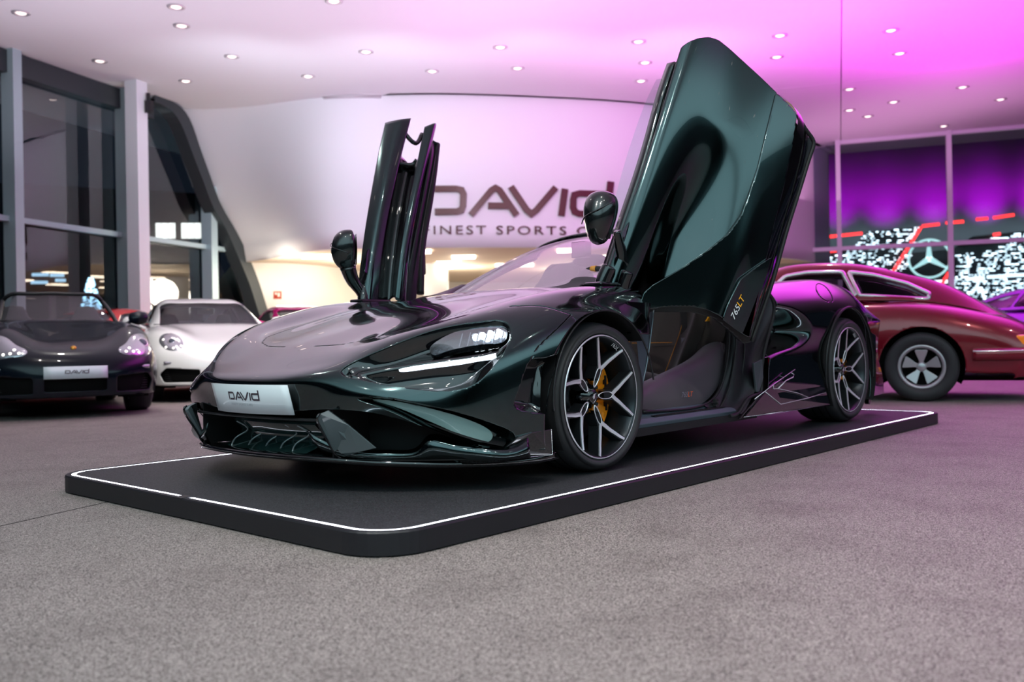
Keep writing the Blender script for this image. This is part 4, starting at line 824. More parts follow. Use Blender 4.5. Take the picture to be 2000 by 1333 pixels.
for t, x, sc_ in [(0, -1.17, .1), (.2, -1.175, .8), (.5, -1.19, 1.), (.9, -1.20, .95), (1, -1.205, .1)]:
    g.append([(x, .02+.125*sc_*math.cos(a_)*(1+.0), 1.00+.036*sc_*math.sin(a_)) for a_ in np.linspace(0, 2*math.pi, 24)])
mir.grid(np.array(g)); mir.box((-1.14, .0, 1.06), (.06, .10, .09)); mir.build('rear_view_mirror', satin, car, bevel=.004)
# rear deck behind the seats with its two tapering fairings
rd = MB(); rd.grid(net([[(-1.58, .0, .83), (-1.58, .2, .86), (-1.55, .38, .98), (-1.57, .55, .93), (-1.62, .72, .82)], [(-1.95, .0, .835), (-1.95, .2, .87), (-1.95, .38, .96), (-1.95, .55, .93), (-1.95, .72, .85)], [(-2.5, 0, .835), (-2.5, .2, .86), (-2.5, .38, .90), (-2.5, .55, .89), (-2.5, .70, .87)], [(-3.0, 0, .80), (-3.0, .2, .81), (-3.0, .38, .82), (-3.0, .55, .83), (-3.0, .70, .84)]], 40, 40, True)); rd.mirror(); rd.build('rear_deck', paint, car, weld=.0005)
pair('vent_louvre', MB().prism([U(1048,588,y=.69), U(1062,580,y=.68), U(1072,582,y=.69), U(1078,576,y=.68), U(1095,579,y=.72), U(1136,593,y=.82), U(1119,598,y=.85), U(1090,596.5,y=.81), U(1066,592,y=.75)], (0, 0, .003)), mat('tan_grey_panel', (.16, .14, .13), .3, .3, coat=.5))
# ---- doors, swung up
Hn = np.array([-.198, .822, .788]); Dn = np.array([-.563, 1.01, 1.861]); NN = np.array([.477, .879, .008]); NN /= np.linalg.norm(NN)
LL = Dn-Hn; LL -= NN*(LL@NN); LL /= np.linalg.norm(LL); WW = np.cross(LL, NN); WW *= np.sign(WW@np.array([-.85, .5, 0]))
def sst(x, a, b): t = np.clip((x-a)/(b-a), 0, 1); return t*t*(3-2*t)
def c_main(a, b):
    rail = -.10*np.exp(-((a+.03)/.05)**2)*1.0
    val = -.108*np.exp(-((a-.33)/.12)**2)*(1-sst(b, .35, .95)) - .03*np.exp(-((a-.30)/.16)**2)
    return rail + val - .10*np.clip(a-.50, 0, 1)**1.5 - .05*(b-.55)**2
def c_out(a, b): return .012 - .32*np.clip(a-.46, 0, 1)**1.7 - .05*(b-.5)**2 + .012*np.exp(-((a-.60)/.05)**2)*(1-sst(b, .3, .8))
def S(a, b, c): return Hn + np.multiply.outer(a, WW) + np.multiply.outer(b, LL) + np.multiply.outer(c, NN)
def dgrid(cf, a0, a1, b0, b1, na=150, nb=200):
    A_, B_ = np.meshgrid(np.linspace(a0, a1, na), np.linspace(b0, b1, nb), indexing='ij'); return S(A_, B_, cf(A_, B_))
def dpoly(pts, n=140): return smooth2(pts, n)
def lp(pts): # polygon with slightly rounded corners
    P = np.array(pts, float); out = []
    for i in range(len(P)):
        a, b, c = P[i-1], P[i], P[(i+1) % len(P)]; la, lc = np.linalg.norm(a-b), np.linalg.norm(c-b); r_ = min(5, la*.3, lc*.3); p0 = b+(a-b)/la*r_; p1 = b+(c-b)/lc*r_
        for t in (0, .33, .66, 1): out.append((1-t)**2*p0+2*t*(1-t)*b+t*t*p1)
    return np.array(out)
OUTL = [(1517,181),(1537,200),(1557,222),(1548,285),(1530,370),(1512,440),(1495,515),(1478,590),(1463,658),(1440,643),(1415,622),(1385,606),(1350,598.5),(1310,598.5),(1275,603),(1249,611),(1252,592),(1258,572),(1275,557),(1330,526),(1382,490),(1425,455),(1450,418),(1464,380),(1482,325),(1500,250)]
MAIN = [(1180,548),(1197,560),(1222,566),(1246,571),(1252,580),(1300,560),(1400,500),(1450,440),(1480,370),(1510,260),(1519,183),(1485,150),(1450,118),(1425,95),(1404,78),(1385,72),(1365,74),(1346,81),(1330,92),(1312,150),(1292,215),(1270,285),(1246,360),(1222,425),(1200,490)]
SUB = [(1412,624),(1420,600),(1432,575),(1447,546),(1480,521),(1508,502),(1490,560),(1463,660),(1440,645)]
def skin(cf, outline, a0, a1, b0, b1, **k):
    G_ = dgrid(cf, a0, a1, b0, b1, **k); V, Fc = gridmesh(G_, True); V, Fc = clip(V, Fc, sd(PR(V), lp(outline))); return V, Fc
def c_sub(a, b): return c_out(a, b)+.012
door_m = mat('door_paint', (.004, .014, .015), .24, .4, coat=1., coatr=.02, ior=1.6)
def mirror_parts(Bd):
    a_in = lambda px, py, c: UPL(px, py, Hn, NN, c)
    # mirror: housing, arm, foot
    mc = np.array([-.145, .845, 1.062]); up_ = np.array([-.04, .05, 1.]); up_ /= np.linalg.norm(up_); sd_ = np.array([-.45, .89, 0]); sd_ -= up_*(sd_@up_); sd_ /= np.linalg.norm(sd_); fw_ = np.cross(sd_, up_); fw_ *= np.sign(fw_[0])
    g = []
    for t, w, d, ox in [(-1, .004, .004, -.005), (-.93, .028, .03, -.004), (-.75, .046, .048, -.003), (-.4, .062, .062, -.001), (0, .074, .066, .0), (.4, .078, .060, .002), (.7, .070, .050, .004), (.9, .050, .034, .005), (.98, .024, .018, .006), (1, .003, .003, .006)]:
        g.append([mc+up_*(t*.115)+sd_*(w*math.cos(a_)*.95+ox)+fw_*(d*math.sin(a_)*(1.55 if math.sin(a_) > 0 else .45)) for a_ in np.linspace(0, 2*math.pi, 40)])
    mo = Bd(MB().grid(curve_rows(g, 40), True), 'mirror', carbon)
    Bd(MB().grid(np.array([[mc+up_*(t*.085)+sd_*(.058*s_*(1-.25*abs(t)))-fw_*.0295 for t in np.linspace(-1, 1, 9)] for s_ in (-1, 0, 1)])), 'mirror_glass', mat('mirror_glass', (.8, .8, .85), .03, 1.), mo)
    line_ = [mc+up_*(z_*.115)+sd_*(.079*math.cos(a_)*.97)+fw_*(.104*math.sin(a_)) for z_, a_ in [(-.25, 2.9), (-.05, 2.3), (.12, 1.7), (.3, 1.2), (.5, .7)]]
    Bd(MB().tube(curve(line_, 24), .003, 6), 'mirror_trim', gloss, mo)
    arm = curve([a_in(1206, 452, -.02)+fw_*.02, a_in(1210, 478, -.02), a_in(1217, 500, -.03), a_in(1221, 520, -.035), a_in(1222, 533, -.05)], 20); Bd(MB().tube(arm, np.interp(np.linspace(0, 1, 20), [0, .5, .85, 1], [.016, .030, .034, .006]), 12, flat=.55, upv=NN), 'mirror_arm', gloss, mo)
    Bd(MB().tube(np.array([a_in(1228, 482, -.03), a_in(1240, 464, -.035), a_in(1249, 449, -.05)]), np.array([.014, .022, .004]), 10, flat=.5, upv=NN), 'mirror_foot', gloss, mo)
    # hinge bundle
    hb = MB(); hb.tube(curve([(-.20, .80, .74), (-.21, .81, .80), (-.23, .83, .86)], 10), .035, 10); hb.tube(curve([(-.30, .84, .72), (-.30, .85, .78), (-.31, .87, .84)], 10), .03, 10); hb.box((-.25, .80, .765), (.22, .10, .05)); Bd(hb, 'hinge', gloss, bevel=.01)

def right_door(D, Bd):
    # seen edge-on from the front: outer rail strip, black channel, second ridge, trimmed inner card
    M_ = np.array([1, -1, 1]); O_ = Hn*M_; N_ = NN*M_
    def pt(px, py, c): return UPL(px, py, O_, np.array([.66, .75, 0.]), c)      # plane square to the front, shifted back by c
    def cv(pts, c): cs = c if hasattr(c, '__len__') else [c]*len(pts); return curve([pt(*p, k) for p, k in zip(pts, cs)], 60)
    def Bq(mb, n, m, par=None, **k): o = mb.build(n, m, None, **k); o.parent = par or D; return o
    lean = [-.45, -.34, -.22, -.12, -.04, 0.]
    L1 = cv([(752, 240), (739, 300), (725, 375), (712, 455), (702, 535), (697, 596)], lean)
    Lm = cv([(778, 234), (762, 298), (748, 370), (734, 450), (722, 530), (716, 602)], [v+.035 for v in lean])
    R1 = cv([(803, 231), (786, 296), (770, 365), (755, 440), (744, 520), (738, 600)], [v-.01 for v in lean])
    Ri = cv([(800, 236), (787, 300), (773, 367), (760, 442), (751, 522), (748, 598)], [v-.10 for v in lean])
    Rj = cv([(812, 268), (803, 315), (790, 378), (778, 450), (770, 520), (765, 582)], [v-.13 for v in lean])
    R2 = cv([(829, 248), (817, 305), (803, 372), (790, 440), (780, 510), (772, 585)], [v-.06 for v in lean])
    R3 = cv([(851, 241), (838, 292), (822, 362), (808, 432), (797, 505), (790, 596)], [v-.09 for v in lean])
    R3b = cv([(850, 255), (840, 302), (824, 372), (812, 440), (801, 512), (796, 590)], [v-.16 for v in lean])
    g = np.array([L1, (L1+Lm)/2+np.array([.004, .004, 0]), Lm, (Lm+R1)/2+np.array([.004, .004, 0]), R1]); g = net(g.tolist(), 24, 60); rail = Bq(MB().grid(g), 'outer_panel', paint, solid=.008)
    n0 = 13; ch = net([x.tolist() for x in (R1[n0:], Ri[n0:], (Ri[n0:]+Rj[n0:])/2-FW*-.02, Rj[n0:], R2[n0:])], 30, 60); Bq(MB().grid(ch), 'door_channel', gloss, solid=.006)
    rg = net([x.tolist() for x in (R2, (R2+R3)/2-FW*.012, R3, R3b)], 24, 70); Bq(MB().grid(rg), 'door_skin', paint, solid=.008)
    b1_ = MB(); b1_.tube(curve([pt(789, 258, -.44), pt(800, 272, -.43), pt(812, 280, -.45), pt(824, 262, -.5)], 14), .014, 8); Bq(b1_, 'door_bracket', gloss); br = MB(); br.tube(curve([pt(775, 318, -.4), pt(790, 322, -.42), pt(806, 322, -.43), pt(815, 312, -.42)], 14), .016, 8); Bq(br, 'door_bracket', gloss)
    C1 = cv([(838, 290), (829, 345), (816, 415), (803, 490), (790, 560), (778, 600)], [v-.14 for v in lean]); C2 = cv([(846, 273), (851, 300), (840, 370), (827, 440), (818, 520), (812, 600)], [v-.20 for v in lean]); C0 = cv([(843, 272), (840, 300), (828, 372), (814, 445), (800, 520), (790, 600)], [v-.135 for v in lean])
    card = net([x.tolist() for x in (C1, C0, (C0+C2)/2-FW*.015, C2)], 20, 60); Bq(MB().grid(card), 'inner_panel', satin, solid=.04)
    Bq(MB().tube(cv([(853, 282), (846, 345), (836, 410), (826, 470), (822, 520), (821, 575)], [v-.28 for v in lean]), .022, 10), 'door_seal', rubber)
    Bq(MB().box(pt(821, 518, -.35), (.05, .05, .12)), 'door_pull', satin, None, bevel=.01)
    mirror_parts(Bd); q0 = mcR = np.array([-.16, -.845, .97]); Bq(MB().tube(curve([q0+[.03, 0, 0], q0+[.0, .0, -.07], (-.20, -.83, .84), (-.22, -.82, .78)], 16), np.linspace(.045, .022, 16), 10), 'mirror_arm', gloss); return D
def build_door(side):
    nm = 'door'; D = empty(nm, (0, 0, 0), 0, car); D.matrix_parent_inverse = parent_inv(car)
    def Bd(mb, n, m, par=None, **k):
        if side < 0: mb = mirror_mb(mb)
        o = mb.build(n, m, None, **k); o.parent = par or D; return o
    if side < 0: return right_door(D, Bd)
    V, Fc = skin(c_main, MAIN, -.12, .80, -.1, 1.30); ms = Bd(MB().add(V, Fc, True), 'door_skin', paint, solid=.012)
    V, Fc = skin(c_out, OUTL, .02, 1.05, -.3, 1.25); os_ = Bd(MB().add(V, Fc, True), 'outer_panel', paint, solid=.016)
    V, Fc = skin(c_sub, SUB, .1, .8, -.3, .6); sb_ = Bd(MB().add(V, Fc, True), 'lower_panel', paint, solid=.010)
    # label on the lower panel, running up the door
    def onsub(px, py):
        q = UPL(px, py, Hn, NN, .0)
        for _ in range(6): a_ = (q-Hn)@WW; b_ = (q-Hn)@LL; q = UPL(px, py, Hn, NN, float(c_sub(a_, b_))+.006)
        return q
    c0 = onsub(1443, 597.5); eu = onsub(1452, 579)-c0; eu /= np.linalg.norm(eu); ev = np.cross(NN, eu); ev *= -1 if ev@RX > 0 else 1
    label765('door_lettering', sb_, c0, eu, ev, .040, m1=mat('white_label', (.75, .76, .78), .4), m2=mat('yellow_label', (.95, .45, .01), .4), mirror=side < 0)
    # inner door shell
    a_in = lambda px, py, c: UPL(px, py, Hn, NN, c)
    RIM = [(1322,120),(1345,105),(1385,92),(1420,108),(1480,165),(1535,215),(1572,262),(1588,276),(1583,300),(1560,370),(1535,450),(1510,540),(1487,610),(1469,668),(1452,672),(1430,650),(1395,622),(1350,610),(1300,610),(1262,610),(1240,575),(1200,556),(1192,545),(1205,490),(1232,425),(1255,350),(1285,240),(1305,150)]
    ci = lambda a, b: -.105-.04*np.clip(a-.3, 0, 1)-.115*np.exp(-((a-.33)/.17)**2)*(1-sst(b, .5, 1.05))-.05*np.clip(1-b/.15, 0, 1)
    G_ = dgrid(ci, -.12, 1.1, -.4, 1.35); V, Fc = gridmesh(G_, True); V, Fc = clip(V, Fc, sd(PR(V), lp(RIM)))
    if side > 0: Bd(MB().add(V, Fc, True), 'inner_panel', satin, solid=.05, bevel=0)
    else: right_inner(D)
    r1 = [a_in(*p, -.10-.04*0) for p in [(1557,224),(1575,255),(1589,277),(1584,300),(1562,370),(1537,450),(1512,540),(1489,610),(1468,667)]]
    if side > 0: Bd(MB().tube(curve(r1, 50), .010, 8), 'door_seal', rubber)
    # right return edge between outer skin and inner shell
    e_o = curve([a_in(*p, -.03-.06*k) for k, p in enumerate([(1519,183),(1557,222),(1548,285),(1530,370),(1512,440),(1495,515),(1478,590),(1463,656)]) if True][:8] if False else [a_in(*p, c) for p, c in [((1519,183), -.03), ((1557,222), -.06), ((1548,285), -.06), ((1530,370), -.05), ((1512,440), -.04), ((1495,515), -.03), ((1478,590), -.02), ((1463,656), -.01)]], 50)
    e_i = curve([a_in(*p, c) for p, c in [((1522,190), -.12), ((1574,248), -.13), ((1575,300), -.13), ((1556,375), -.13), ((1533,450), -.13), ((1508,540), -.13), ((1487,600), -.13), ((1466,665), -.13)]], 50)
    if side > 0: Bd(MB().grid(np.array([e_o, (e_o+e_i)/2+NN*.01, e_i])), 'edge_return', gloss)
    # roof rail edge with side glass
    l_o = curve([a_in(*p, -.10) for p in [(1183,546),(1205,480),(1228,410),(1250,345),(1275,262),(1296,185),(1318,120)]], 40)
    l_i = l_o - NN*.05 - WW*.014; Bd(MB().grid(np.array([l_o, l_i, l_i-NN*.02+WW*.03])), 'window_rail', gloss, solid=.004)
    g_o = l_i[8:-3]; sw_ = np.sin(np.linspace(0, math.pi, len(g_o)))[:, None]; Bd(MB().grid(np.array([g_o, g_o-WW*(.010+.035*sw_)-NN*.03])), 'side_glass', glassmat('side_glass', (.75, .82, .82), 2.) if 'side_glass' not in MATS else MATS['side_glass'])
    mirror_parts(Bd)
    return D
def curve_rows(g, n):
    g = np.array([[tuple(p) for p in r_] for r_ in g]); k = g.shape[0]; t = np.concatenate([[0], np.cumsum(np.linalg.norm(np.diff(g, axis=0), axis=2).mean(1)**.6)]); return nspline(t, g.reshape(k, -1), np.linspace(0, t[-1], n)).reshape(n, -1, 3)
dl_ = build_door(1); dr_ = build_door(-1)
# ================================================================= OTHER CARS
chrome = mat('chrome_trim', (.85, .82, .80), .15, 1.); headl = mat('clear_lens', (.50, .50, .54), .16, .75, coat=1.); carglass = glassmat('car_glass', (.40, .42, .45), .13, 1.5); grille_m = mat('grille_black', (.002, .002, .002), .7, spec=.2); amber = mat('amber_lens', (.9, .22, .01), .2, coat=1., emis=(1., .3, .02), es=.25); redl = mat('red_lens', (.5, .01, .01), .2, coat=1.); seatm = mat('grey_seat', (.05, .05, .055), .6)
def rear_car(nm, label, col, pos, yaw, classic=False, cabrio=False, lamp='round', wsc=1.0, plate=True, wheels=True, metal=.3, rough=.25, grp=None):
    pm_ = mat(nm+'_paint_'+str(len(MATS)), col, rough, metal, coat=.5 if nm.startswith('dark') else 1., coatr=.02, spec=.15 if nm.startswith('dark') else .5)
    R_ = empty(nm, (pos[0], pos[1], FZ), yaw); tag(R_, label, 'car', grp)
    def Bd(mb, n, m, par=None, **k): o = mb.build(n, m, None, **k); o.parent = par or R_; return o
    W = .87 if classic else wsc; zt0 = 1.345 if classic else 1.285
    NB = [[(0,0,.20),(-.02,.35,.20),(-.10,.60,.20),(-.25,.78,.20),(-.42,.86,.21),(-.56,.88,.20),(-.60,.88,.19)],
      [(.03,0,.38),(.01,.35,.38),(-.08,.60,.38),(-.22,.79,.38),(-.42,.89,.36),(-.57,.90,.32),(-.62,.89,.26)],
      [(-.01,0,.53),(-.04,.35,.54),(-.13,.60,.56),(-.26,.78,.56),(-.42,.88,.53),(-.58,.905,.45),(-.64,.89,.34)],
      [(-.13,0,.62),(-.16,.33,.635),(-.27,.55,.69),(-.37,.71,.70),(-.50,.84,.65),(-.66,.905,.56),(-.70,.89,.40)],
      [(-.45,0,.72),(-.47,.32,.735),(-.55,.53,.815),(-.60,.68,.825),(-.70,.83,.77),(-.90,.905,.66),(-.95,.90,.52)],
      [(-.95,0,.84),(-.95,.32,.845),(-.98,.53,.885),(-1.0,.68,.885),(-1.05,.82,.83),(-1.2,.90,.66),(-1.25,.89,.35)],
      [(-1.35,0,.925),(-1.35,.32,.925),(-1.38,.53,.92),(-1.42,.69,.90),(-1.5,.80,.84),(-1.5,.875,.62),(-1.4,.87,.20)],
      [(-2.0,0,.92),(-2.0,.32,.92),(-2.0,.55,.92),(-2.0,.70,.90),(-2.0,.80,.83),(-2.0,.87,.60),(-2.0,.86,.20)],
      [(-2.7,0,.93),(-2.7,.32,.93),(-2.7,.55,.93),(-2.7,.71,.91),(-2.7,.82,.83),(-2.7,.885,.60),(-2.7,.87,.20)],
      [(-3.3,0,.93),(-3.3,.32,.93),(-3.3,.55,.93),(-3.3,.72,.90),(-3.3,.86,.82),(-3.3,.925,.60),(-3.3,.91,.28)],
      [(-3.8,0,.84),(-3.8,.32,.84),(-3.8,.55,.82),(-3.8,.71,.80),(-3.8,.85,.72),(-3.8,.91,.55),(-3.8,.88,.26)],
      [(-4.2,0,.70),(-4.2,.32,.70),(-4.19,.55,.685),(-4.15,.70,.66),(-4.08,.82,.60),(-4.03,.875,.46),(-4.02,.85,.26)],
      [(-4.42,0,.48),(-4.40,.32,.48),(-4.36,.55,.47),(-4.29,.70,.46),(-4.2,.80,.43),(-4.1,.86,.36),(-4.06,.84,.24)],
      [(-4.38,0,.22),(-4.36,.32,.22),(-4.30,.55,.22),(-4.23,.70,.22),(-4.14,.78,.22),(-4.08,.83,.22),(-4.05,.82,.21)]]
    NB = [[(x, y*W/(1. if True else 1), z) for x, y, z in r_] for r_ in NB]
    g = net(NB, 240, 90, True); V, Fc = gridmesh(g, True)
    wb = [(-.97, .32), (-3.30, .325)]
    for wx, wz in wb: s = np.where(V[:, 1] > .6*W, np.hypot(V[:, 0]-wx, V[:, 2]-wz)-.365, 1.); V, Fc = clip(V, Fc, s)
    if cabrio or True: s = np.where(V[:, 2] > .80, np.maximum(np.maximum(V[:, 0]+1.55, -(V[:, 0]+3.0)), V[:, 1]-.66*W), 1.); V, Fc = clip(V, Fc, s)
    inl = MB()
    if not classic:   # bumper intakes
        for pol in ([(-.30*W, .25), (-.30*W, .37), (.30*W, .37), (.30*W, .25)], [(.40*W, .235), (.40*W, .375), (.74*W, .40), (.80*W, .33), (.76*W, .235)]):
            pol = lp2(pol, .02); s = np.where((V[:, 0] > -.7) & (V[:, 2] < .5), -sd(np.stack([V[:, 1], V[:, 2]], -1), pol), 9.)
            V, Fc = clip(V, Fc, s)
    body = Bd(MB().add(V, Fc, True).mirror(), 'body', pm_, weld=.0008, solid=.006)
    if not classic:
        a_ = MB(); gi = g[:70]*[1, 1, 1]+[-.05, 0, 0]; V2, F2 = gridmesh(gi, True); V2, F2 = clip(V2, F2, .47-V2[:, 2]); a_.add(V2, F2, True); a_.mirror(); Bd(a_, 'air_intake', grille_m, body)
        sl = MB()
        for z in np.linspace(.255, .37, 6): sl.tube(curve([(-.10-.1*abs(y)**2*2.0, y*W, z) for y in np.linspace(-.75, .75, 15)], 30), .004, 5)
        Bd(sl, 'intake_slat', satin, body)
    Bd(MB().grid(np.array([[(-.1, y, .19) for y in (-.7*W, .7*W)], [(-4.3, y, .19) for y in (-.75*W, .75*W)]]), False).box((-2.2, 0, .35), (2.6, 1.5*W, .3)), 'underbody', grille_m)
    # greenhouse
    zt = zt0; k = W
    NG = [[(-1.32,0,.915),(-1.34,.35*k,.915),(-1.42,.60*k,.905),(-1.55,.72*k,.90)],
      [(-1.60,0,1.08),(-1.61,.34*k,1.075),(-1.66,.56*k,1.06),(-1.80,.70*k,.93)],
      [(-1.90,0,zt-.06),(-1.91,.32*k,zt-.065),(-1.97,.52*k,zt-.09),(-2.1,.69*k,.94)],
      [(-2.25,0,zt+.005),(-2.25,.30*k,zt),(-2.27,.49*k,zt-.04),(-2.4,.69*k,.95)],
      [(-2.7,0,zt-.01),(-2.7,.29*k,zt-.018),(-2.7,.47*k,zt-.06),(-2.78,.68*k,.95)],
      [(-3.1,0,zt-.09),(-3.1,.27*k,zt-.10),(-3.1,.44*k,zt-.15),(-3.15,.65*k,.94)],
      [(-3.5,0,zt-.22),(-3.5,.24*k,zt-.23),(-3.5,.40*k,zt-.27),(-3.5,.58*k,.90)],
      [(-3.9,0,.885),(-3.9,.22*k,.875),(-3.9,.36*k,.855),(-3.88,.50*k,.80)],
      [(-4.15,0,.74),(-4.15,.2*k,.735),(-4.14,.32*k,.72),(-4.12,.44*k,.69)]]
    gg = net(NG, 150, 60, True); V, Fc = gridmesh(gg, True); vp = np.linspace(0, 1, 60); UU, VV = np.meshgrid(np.linspace(0, 1, 150), vp, indexing='ij'); par_ = np.stack([UU.ravel(), VV.ravel()], -1)
    X = V[:, 0]; side_y = V[:, 1]
    if cabrio:
        fw_ = np.minimum(X+1.98, 9); Vw, Fw_ = clip(V, Fc, X+1.96); Gw = Vw
        pol = None; r_edge = np.abs(Vw[:, 1])/(k*(.60-.14*np.clip((Vw[:, 2]-.9)/.36, 0, 1)))
        Vg, Fg = clip(Vw, Fw_, np.minimum(.97-r_edge, Vw[:, 0]+1.92)); Bd(MB().add(Vg, Fg, True).mirror(), 'windscreen', carglass, weld=.0008)
        top = [gg[int(i), :] for i in (0,)]; sc_ = gg[np.argmin(np.abs(gg[:, 0, 0]+1.93))]; tb_ = np.concatenate([sc_[:48][::-1]*[1, -1, 1], sc_[1:48]]); fr = MB().tube(tb_, .022, 8); col_ = gg[:np.argmin(np.abs(gg[:, 0, 0]+1.93))+1, 44]; fr.tube(col_, .022, 8); fr.tube(col_*[1, -1, 1], .022, 8); Bd(fr, 'windscreen_frame', satin)
        for y in (-.36, .36):
            m_ = MB(); rows = [[(-2.35+dx, y+w*math.cos(a)*1.0, z) if False else (-2.35+dx+.06*math.sin(a), y+w*math.cos(a), z) for a in np.linspace(0, 2*math.pi, 20)] for dx, w, z in [(.1, .2, .55), (.05, .24, .75), (0, .23, .92), (-.02, .14, 1.0), (-.03, .12, 1.06), (-.03, .09, 1.11), (-.03, .01, 1.12)]]; m_.grid(np.array(rows)); Bd(m_, 'seat', seatm)
        m_ = MB(); m_.grid(net([[(-2.95, y, .92+.02*math.cos(y*2)) for y in np.linspace(-.7*k, .7*k, 7)], [(-3.1, y, .99) for y in np.linspace(-.66*k, .66*k, 7)], [(-3.4, y, .97) for y in np.linspace(-.6*k, .6*k, 7)]], 10, 20)); Bd(m_, 'folded_roof', satin)
        Bd(MB().grid(np.array([[(-1.5, y, .9) for y in (-.66*k, .66*k)], [(-1.75, y, .86) for y in (-.66*k, .66*k)], [(-1.75, y, .5) for y in (-.66*k, .66*k)]]), False).grid(np.array([[(-1.7, y, .4) for y in (-.7*k, .7*k)], [(-3., y, .4) for y in (-.7*k, .7*k)], [(-3.02, y, .93) for y in (-.7*k, .7*k)]]), False), 'cabin', grille_m)
    else:
        # openings by (u along, v across)
        uf = lambda x: float(np.interp(-x, -gg[:, 0, 0], np.linspace(0, 1, 150)))
        WSp = lp2([(uf(-1.33), -.2), (uf(-1.33), .70), (uf(-1.88), .70), (uf(-1.88), -.2)], .01) if not classic else lp2([(uf(-1.33), -.2), (uf(-1.33), .70), (uf(-1.86), .69), (uf(-1.86), -.2)], .01)
        RWp = lp2([(uf(-3.02), -.2), (uf(-3.02), .52), (uf(-3.2), .58), (uf(-3.6), .52), (uf(-3.6), -.2)], .01)
        vS = .955; SW1 = [(uf(-1.62), vS), (uf(-1.98), .735), (uf(-2.25), .72), (uf(-2.60), .72), (uf(-2.66), vS)]; SW2 = [(uf(-2.70), vS), (uf(-2.66), .72), (uf(-2.9), .72), (uf(-3.18), .765), (uf(-3.38), .87), (uf(-3.36), vS)]
        s = np.full(len(V), 9.); parts_ = []
        Vr, Fr, pr_ = V, Fc, par_
        def pclip(V, Fc, P, s):     # clip that also carries the parameters
            VP = np.hstack([V, P]); o_, f_ = clip5(VP, Fc, s); return o_[:, :3], f_, o_[:, 3:]
        for nm_, pl_ in (('windscreen', WSp), ('rear_window', RWp), ('side_window', lp2(SW1, .012)), ('quarter_window', lp2(SW2, .012))):
            sc2 = np.array([1., .35]); Vg, Fg, _ = pclip(V, Fc, par_, sd(par_*sc2, pl_*sc2))
            if nm_ in ('side_window', 'quarter_window'):
                for mm in (1, -1):
                    a_ = MB().add(Vg*[1, mm, 1], Fg if mm > 0 else [f[::-1] for f in Fg], True); o = Bd(a_, nm_, carglass)
                    ln = []
                    for q in pl_:
                        i_ = np.clip(q[0], 0, 1)*149; j_ = np.clip(q[1], 0, 1)*59; i0, j0 = int(min(i_, 148)), int(min(j_, 58)); fi, fj = i_-i0, j_-j0
                        ln.append((gg[i0, j0]*(1-fi)*(1-fj)+gg[i0+1, j0]*fi*(1-fj)+gg[i0, j0+1]*(1-fi)*fj+gg[i0+1, j0+1]*fi*fj)*[1, mm, 1])
                    Bd(MB().tube(np.array(ln), (.024 if classic else .008), 6, closed=True), 'window_trim', chrome if classic else satin, o)
            else: Bd(MB().add(Vg, Fg, True).mirror(), nm_, carglass, weld=.0008)
            Vr, Fr, pr_ = pclip(Vr, Fr, pr_, -sd(pr_*sc2, pl_*sc2))
        Bd(MB().add(Vr, Fr, True).mirror(), 'roof', pm_, weld=.0008, solid=.01)
        for y in (-.36, .36):
            m_ = MB(); rows = [[(-2.35+dx+.06*math.sin(a), y+w*math.cos(a), z) for a in np.linspace(0, 2*math.pi, 20)] for dx, w, z in [(.1, .2, .55), (.05, .22, .75), (0, .2, .9), (-.02, .12, .98), (-.03, .1, 1.04), (-.03, .08, 1.08), (-.03, .01, 1.09)]]; m_.grid(np.array(rows)); Bd(m_, 'seat', seatm)
        Bd(MB().box((-1.80, 0, 1.10), (.03, .22, .07)), 'rear_view_mirror', satin); 
    # door mirrors
    for mm in (1, -1):
        m_ = MB(); c_ = np.array([-1.62, mm*(.90*W+.03), .96]); rows = [[c_+np.array([d*math.cos(a)*.5, w*mm, d*math.sin(a)*.62]) for a in np.linspace(0, 2*math.pi, 20)] for w, d in [(-.10, .02), (-.08, .09), (0, .125), (.07, .11), (.10, .06), (.11, .005)]]
        m_.grid(np.array(rows)); m_.tube(np.array([c_+[0, -.08*mm, -.04], (-1.62, mm*.76*W, .88)]), .02, 8); Bd(m_, 'door_mirror', chrome if classic else pm_)
    # headlamps
    for mm in (1, -1):
        if lamp == 'round': t_ = np.linspace(0, 2*math.pi, 40, endpoint=False); lpoly = np.stack([(.655+.118*np.cos(t_))*W, .692+.105*np.sin(t_)], -1); pc_, r0_ = (.655*W, .70), .038
        else: lpoly = curve(np.array([(.44*W, .600), (.50*W, .568), (.60*W, .556), (.70*W, .545), (.79*W, .57), (.85*W, .64), (.84*W, .715), (.77*W, .765), (.68*W, .765), (.60*W, .73), (.53*W, .67), (.46*W, .635)]), 80, True); pc_, r0_ = (.73*W, .685), .040
        Vl, Fl = gridmesh(g, True); sl_ = np.where((Vl[:, 0] > -.85), sd(np.stack([Vl[:, 1], Vl[:, 2]], -1), lpoly), -9.); Vl, Fl = clip(Vl, Fl, sl_); dsh = sd(np.stack([Vl[:, 1], Vl[:, 2]], -1), lpoly)
        nrm = np.array([.75, .25, .6]); nrm /= np.linalg.norm(nrm); Vl = Vl + nrm*(.006+.016*np.clip(dsh/.05, 0, 1)[:, None]**.6)
        o = Bd(MB().add(Vl*[1, mm, 1], Fl if mm > 0 else [f[::-1] for f in Fl], True), 'headlamp', headl)
        def at_(y, z, off): k = np.argmin((Vl[:, 1]-y)**2+(Vl[:, 2]-z)**2); return (Vl[k]+nrm*off)*[1, mm, 1]
        nn_ = nrm*[1, mm, 1]; Bd(MB().lathe([(.001, .010), (r0_*.6, .008), (r0_, .002), (r0_+.002, -.01)], at_(*pc_, .002), nn_, 20), 'lamp_projector', MATS['dark_lens'] if 'dark_lens' in MATS else mat('dark_lens', (.05, .07, .10), .05, .6, coat=1.), o)
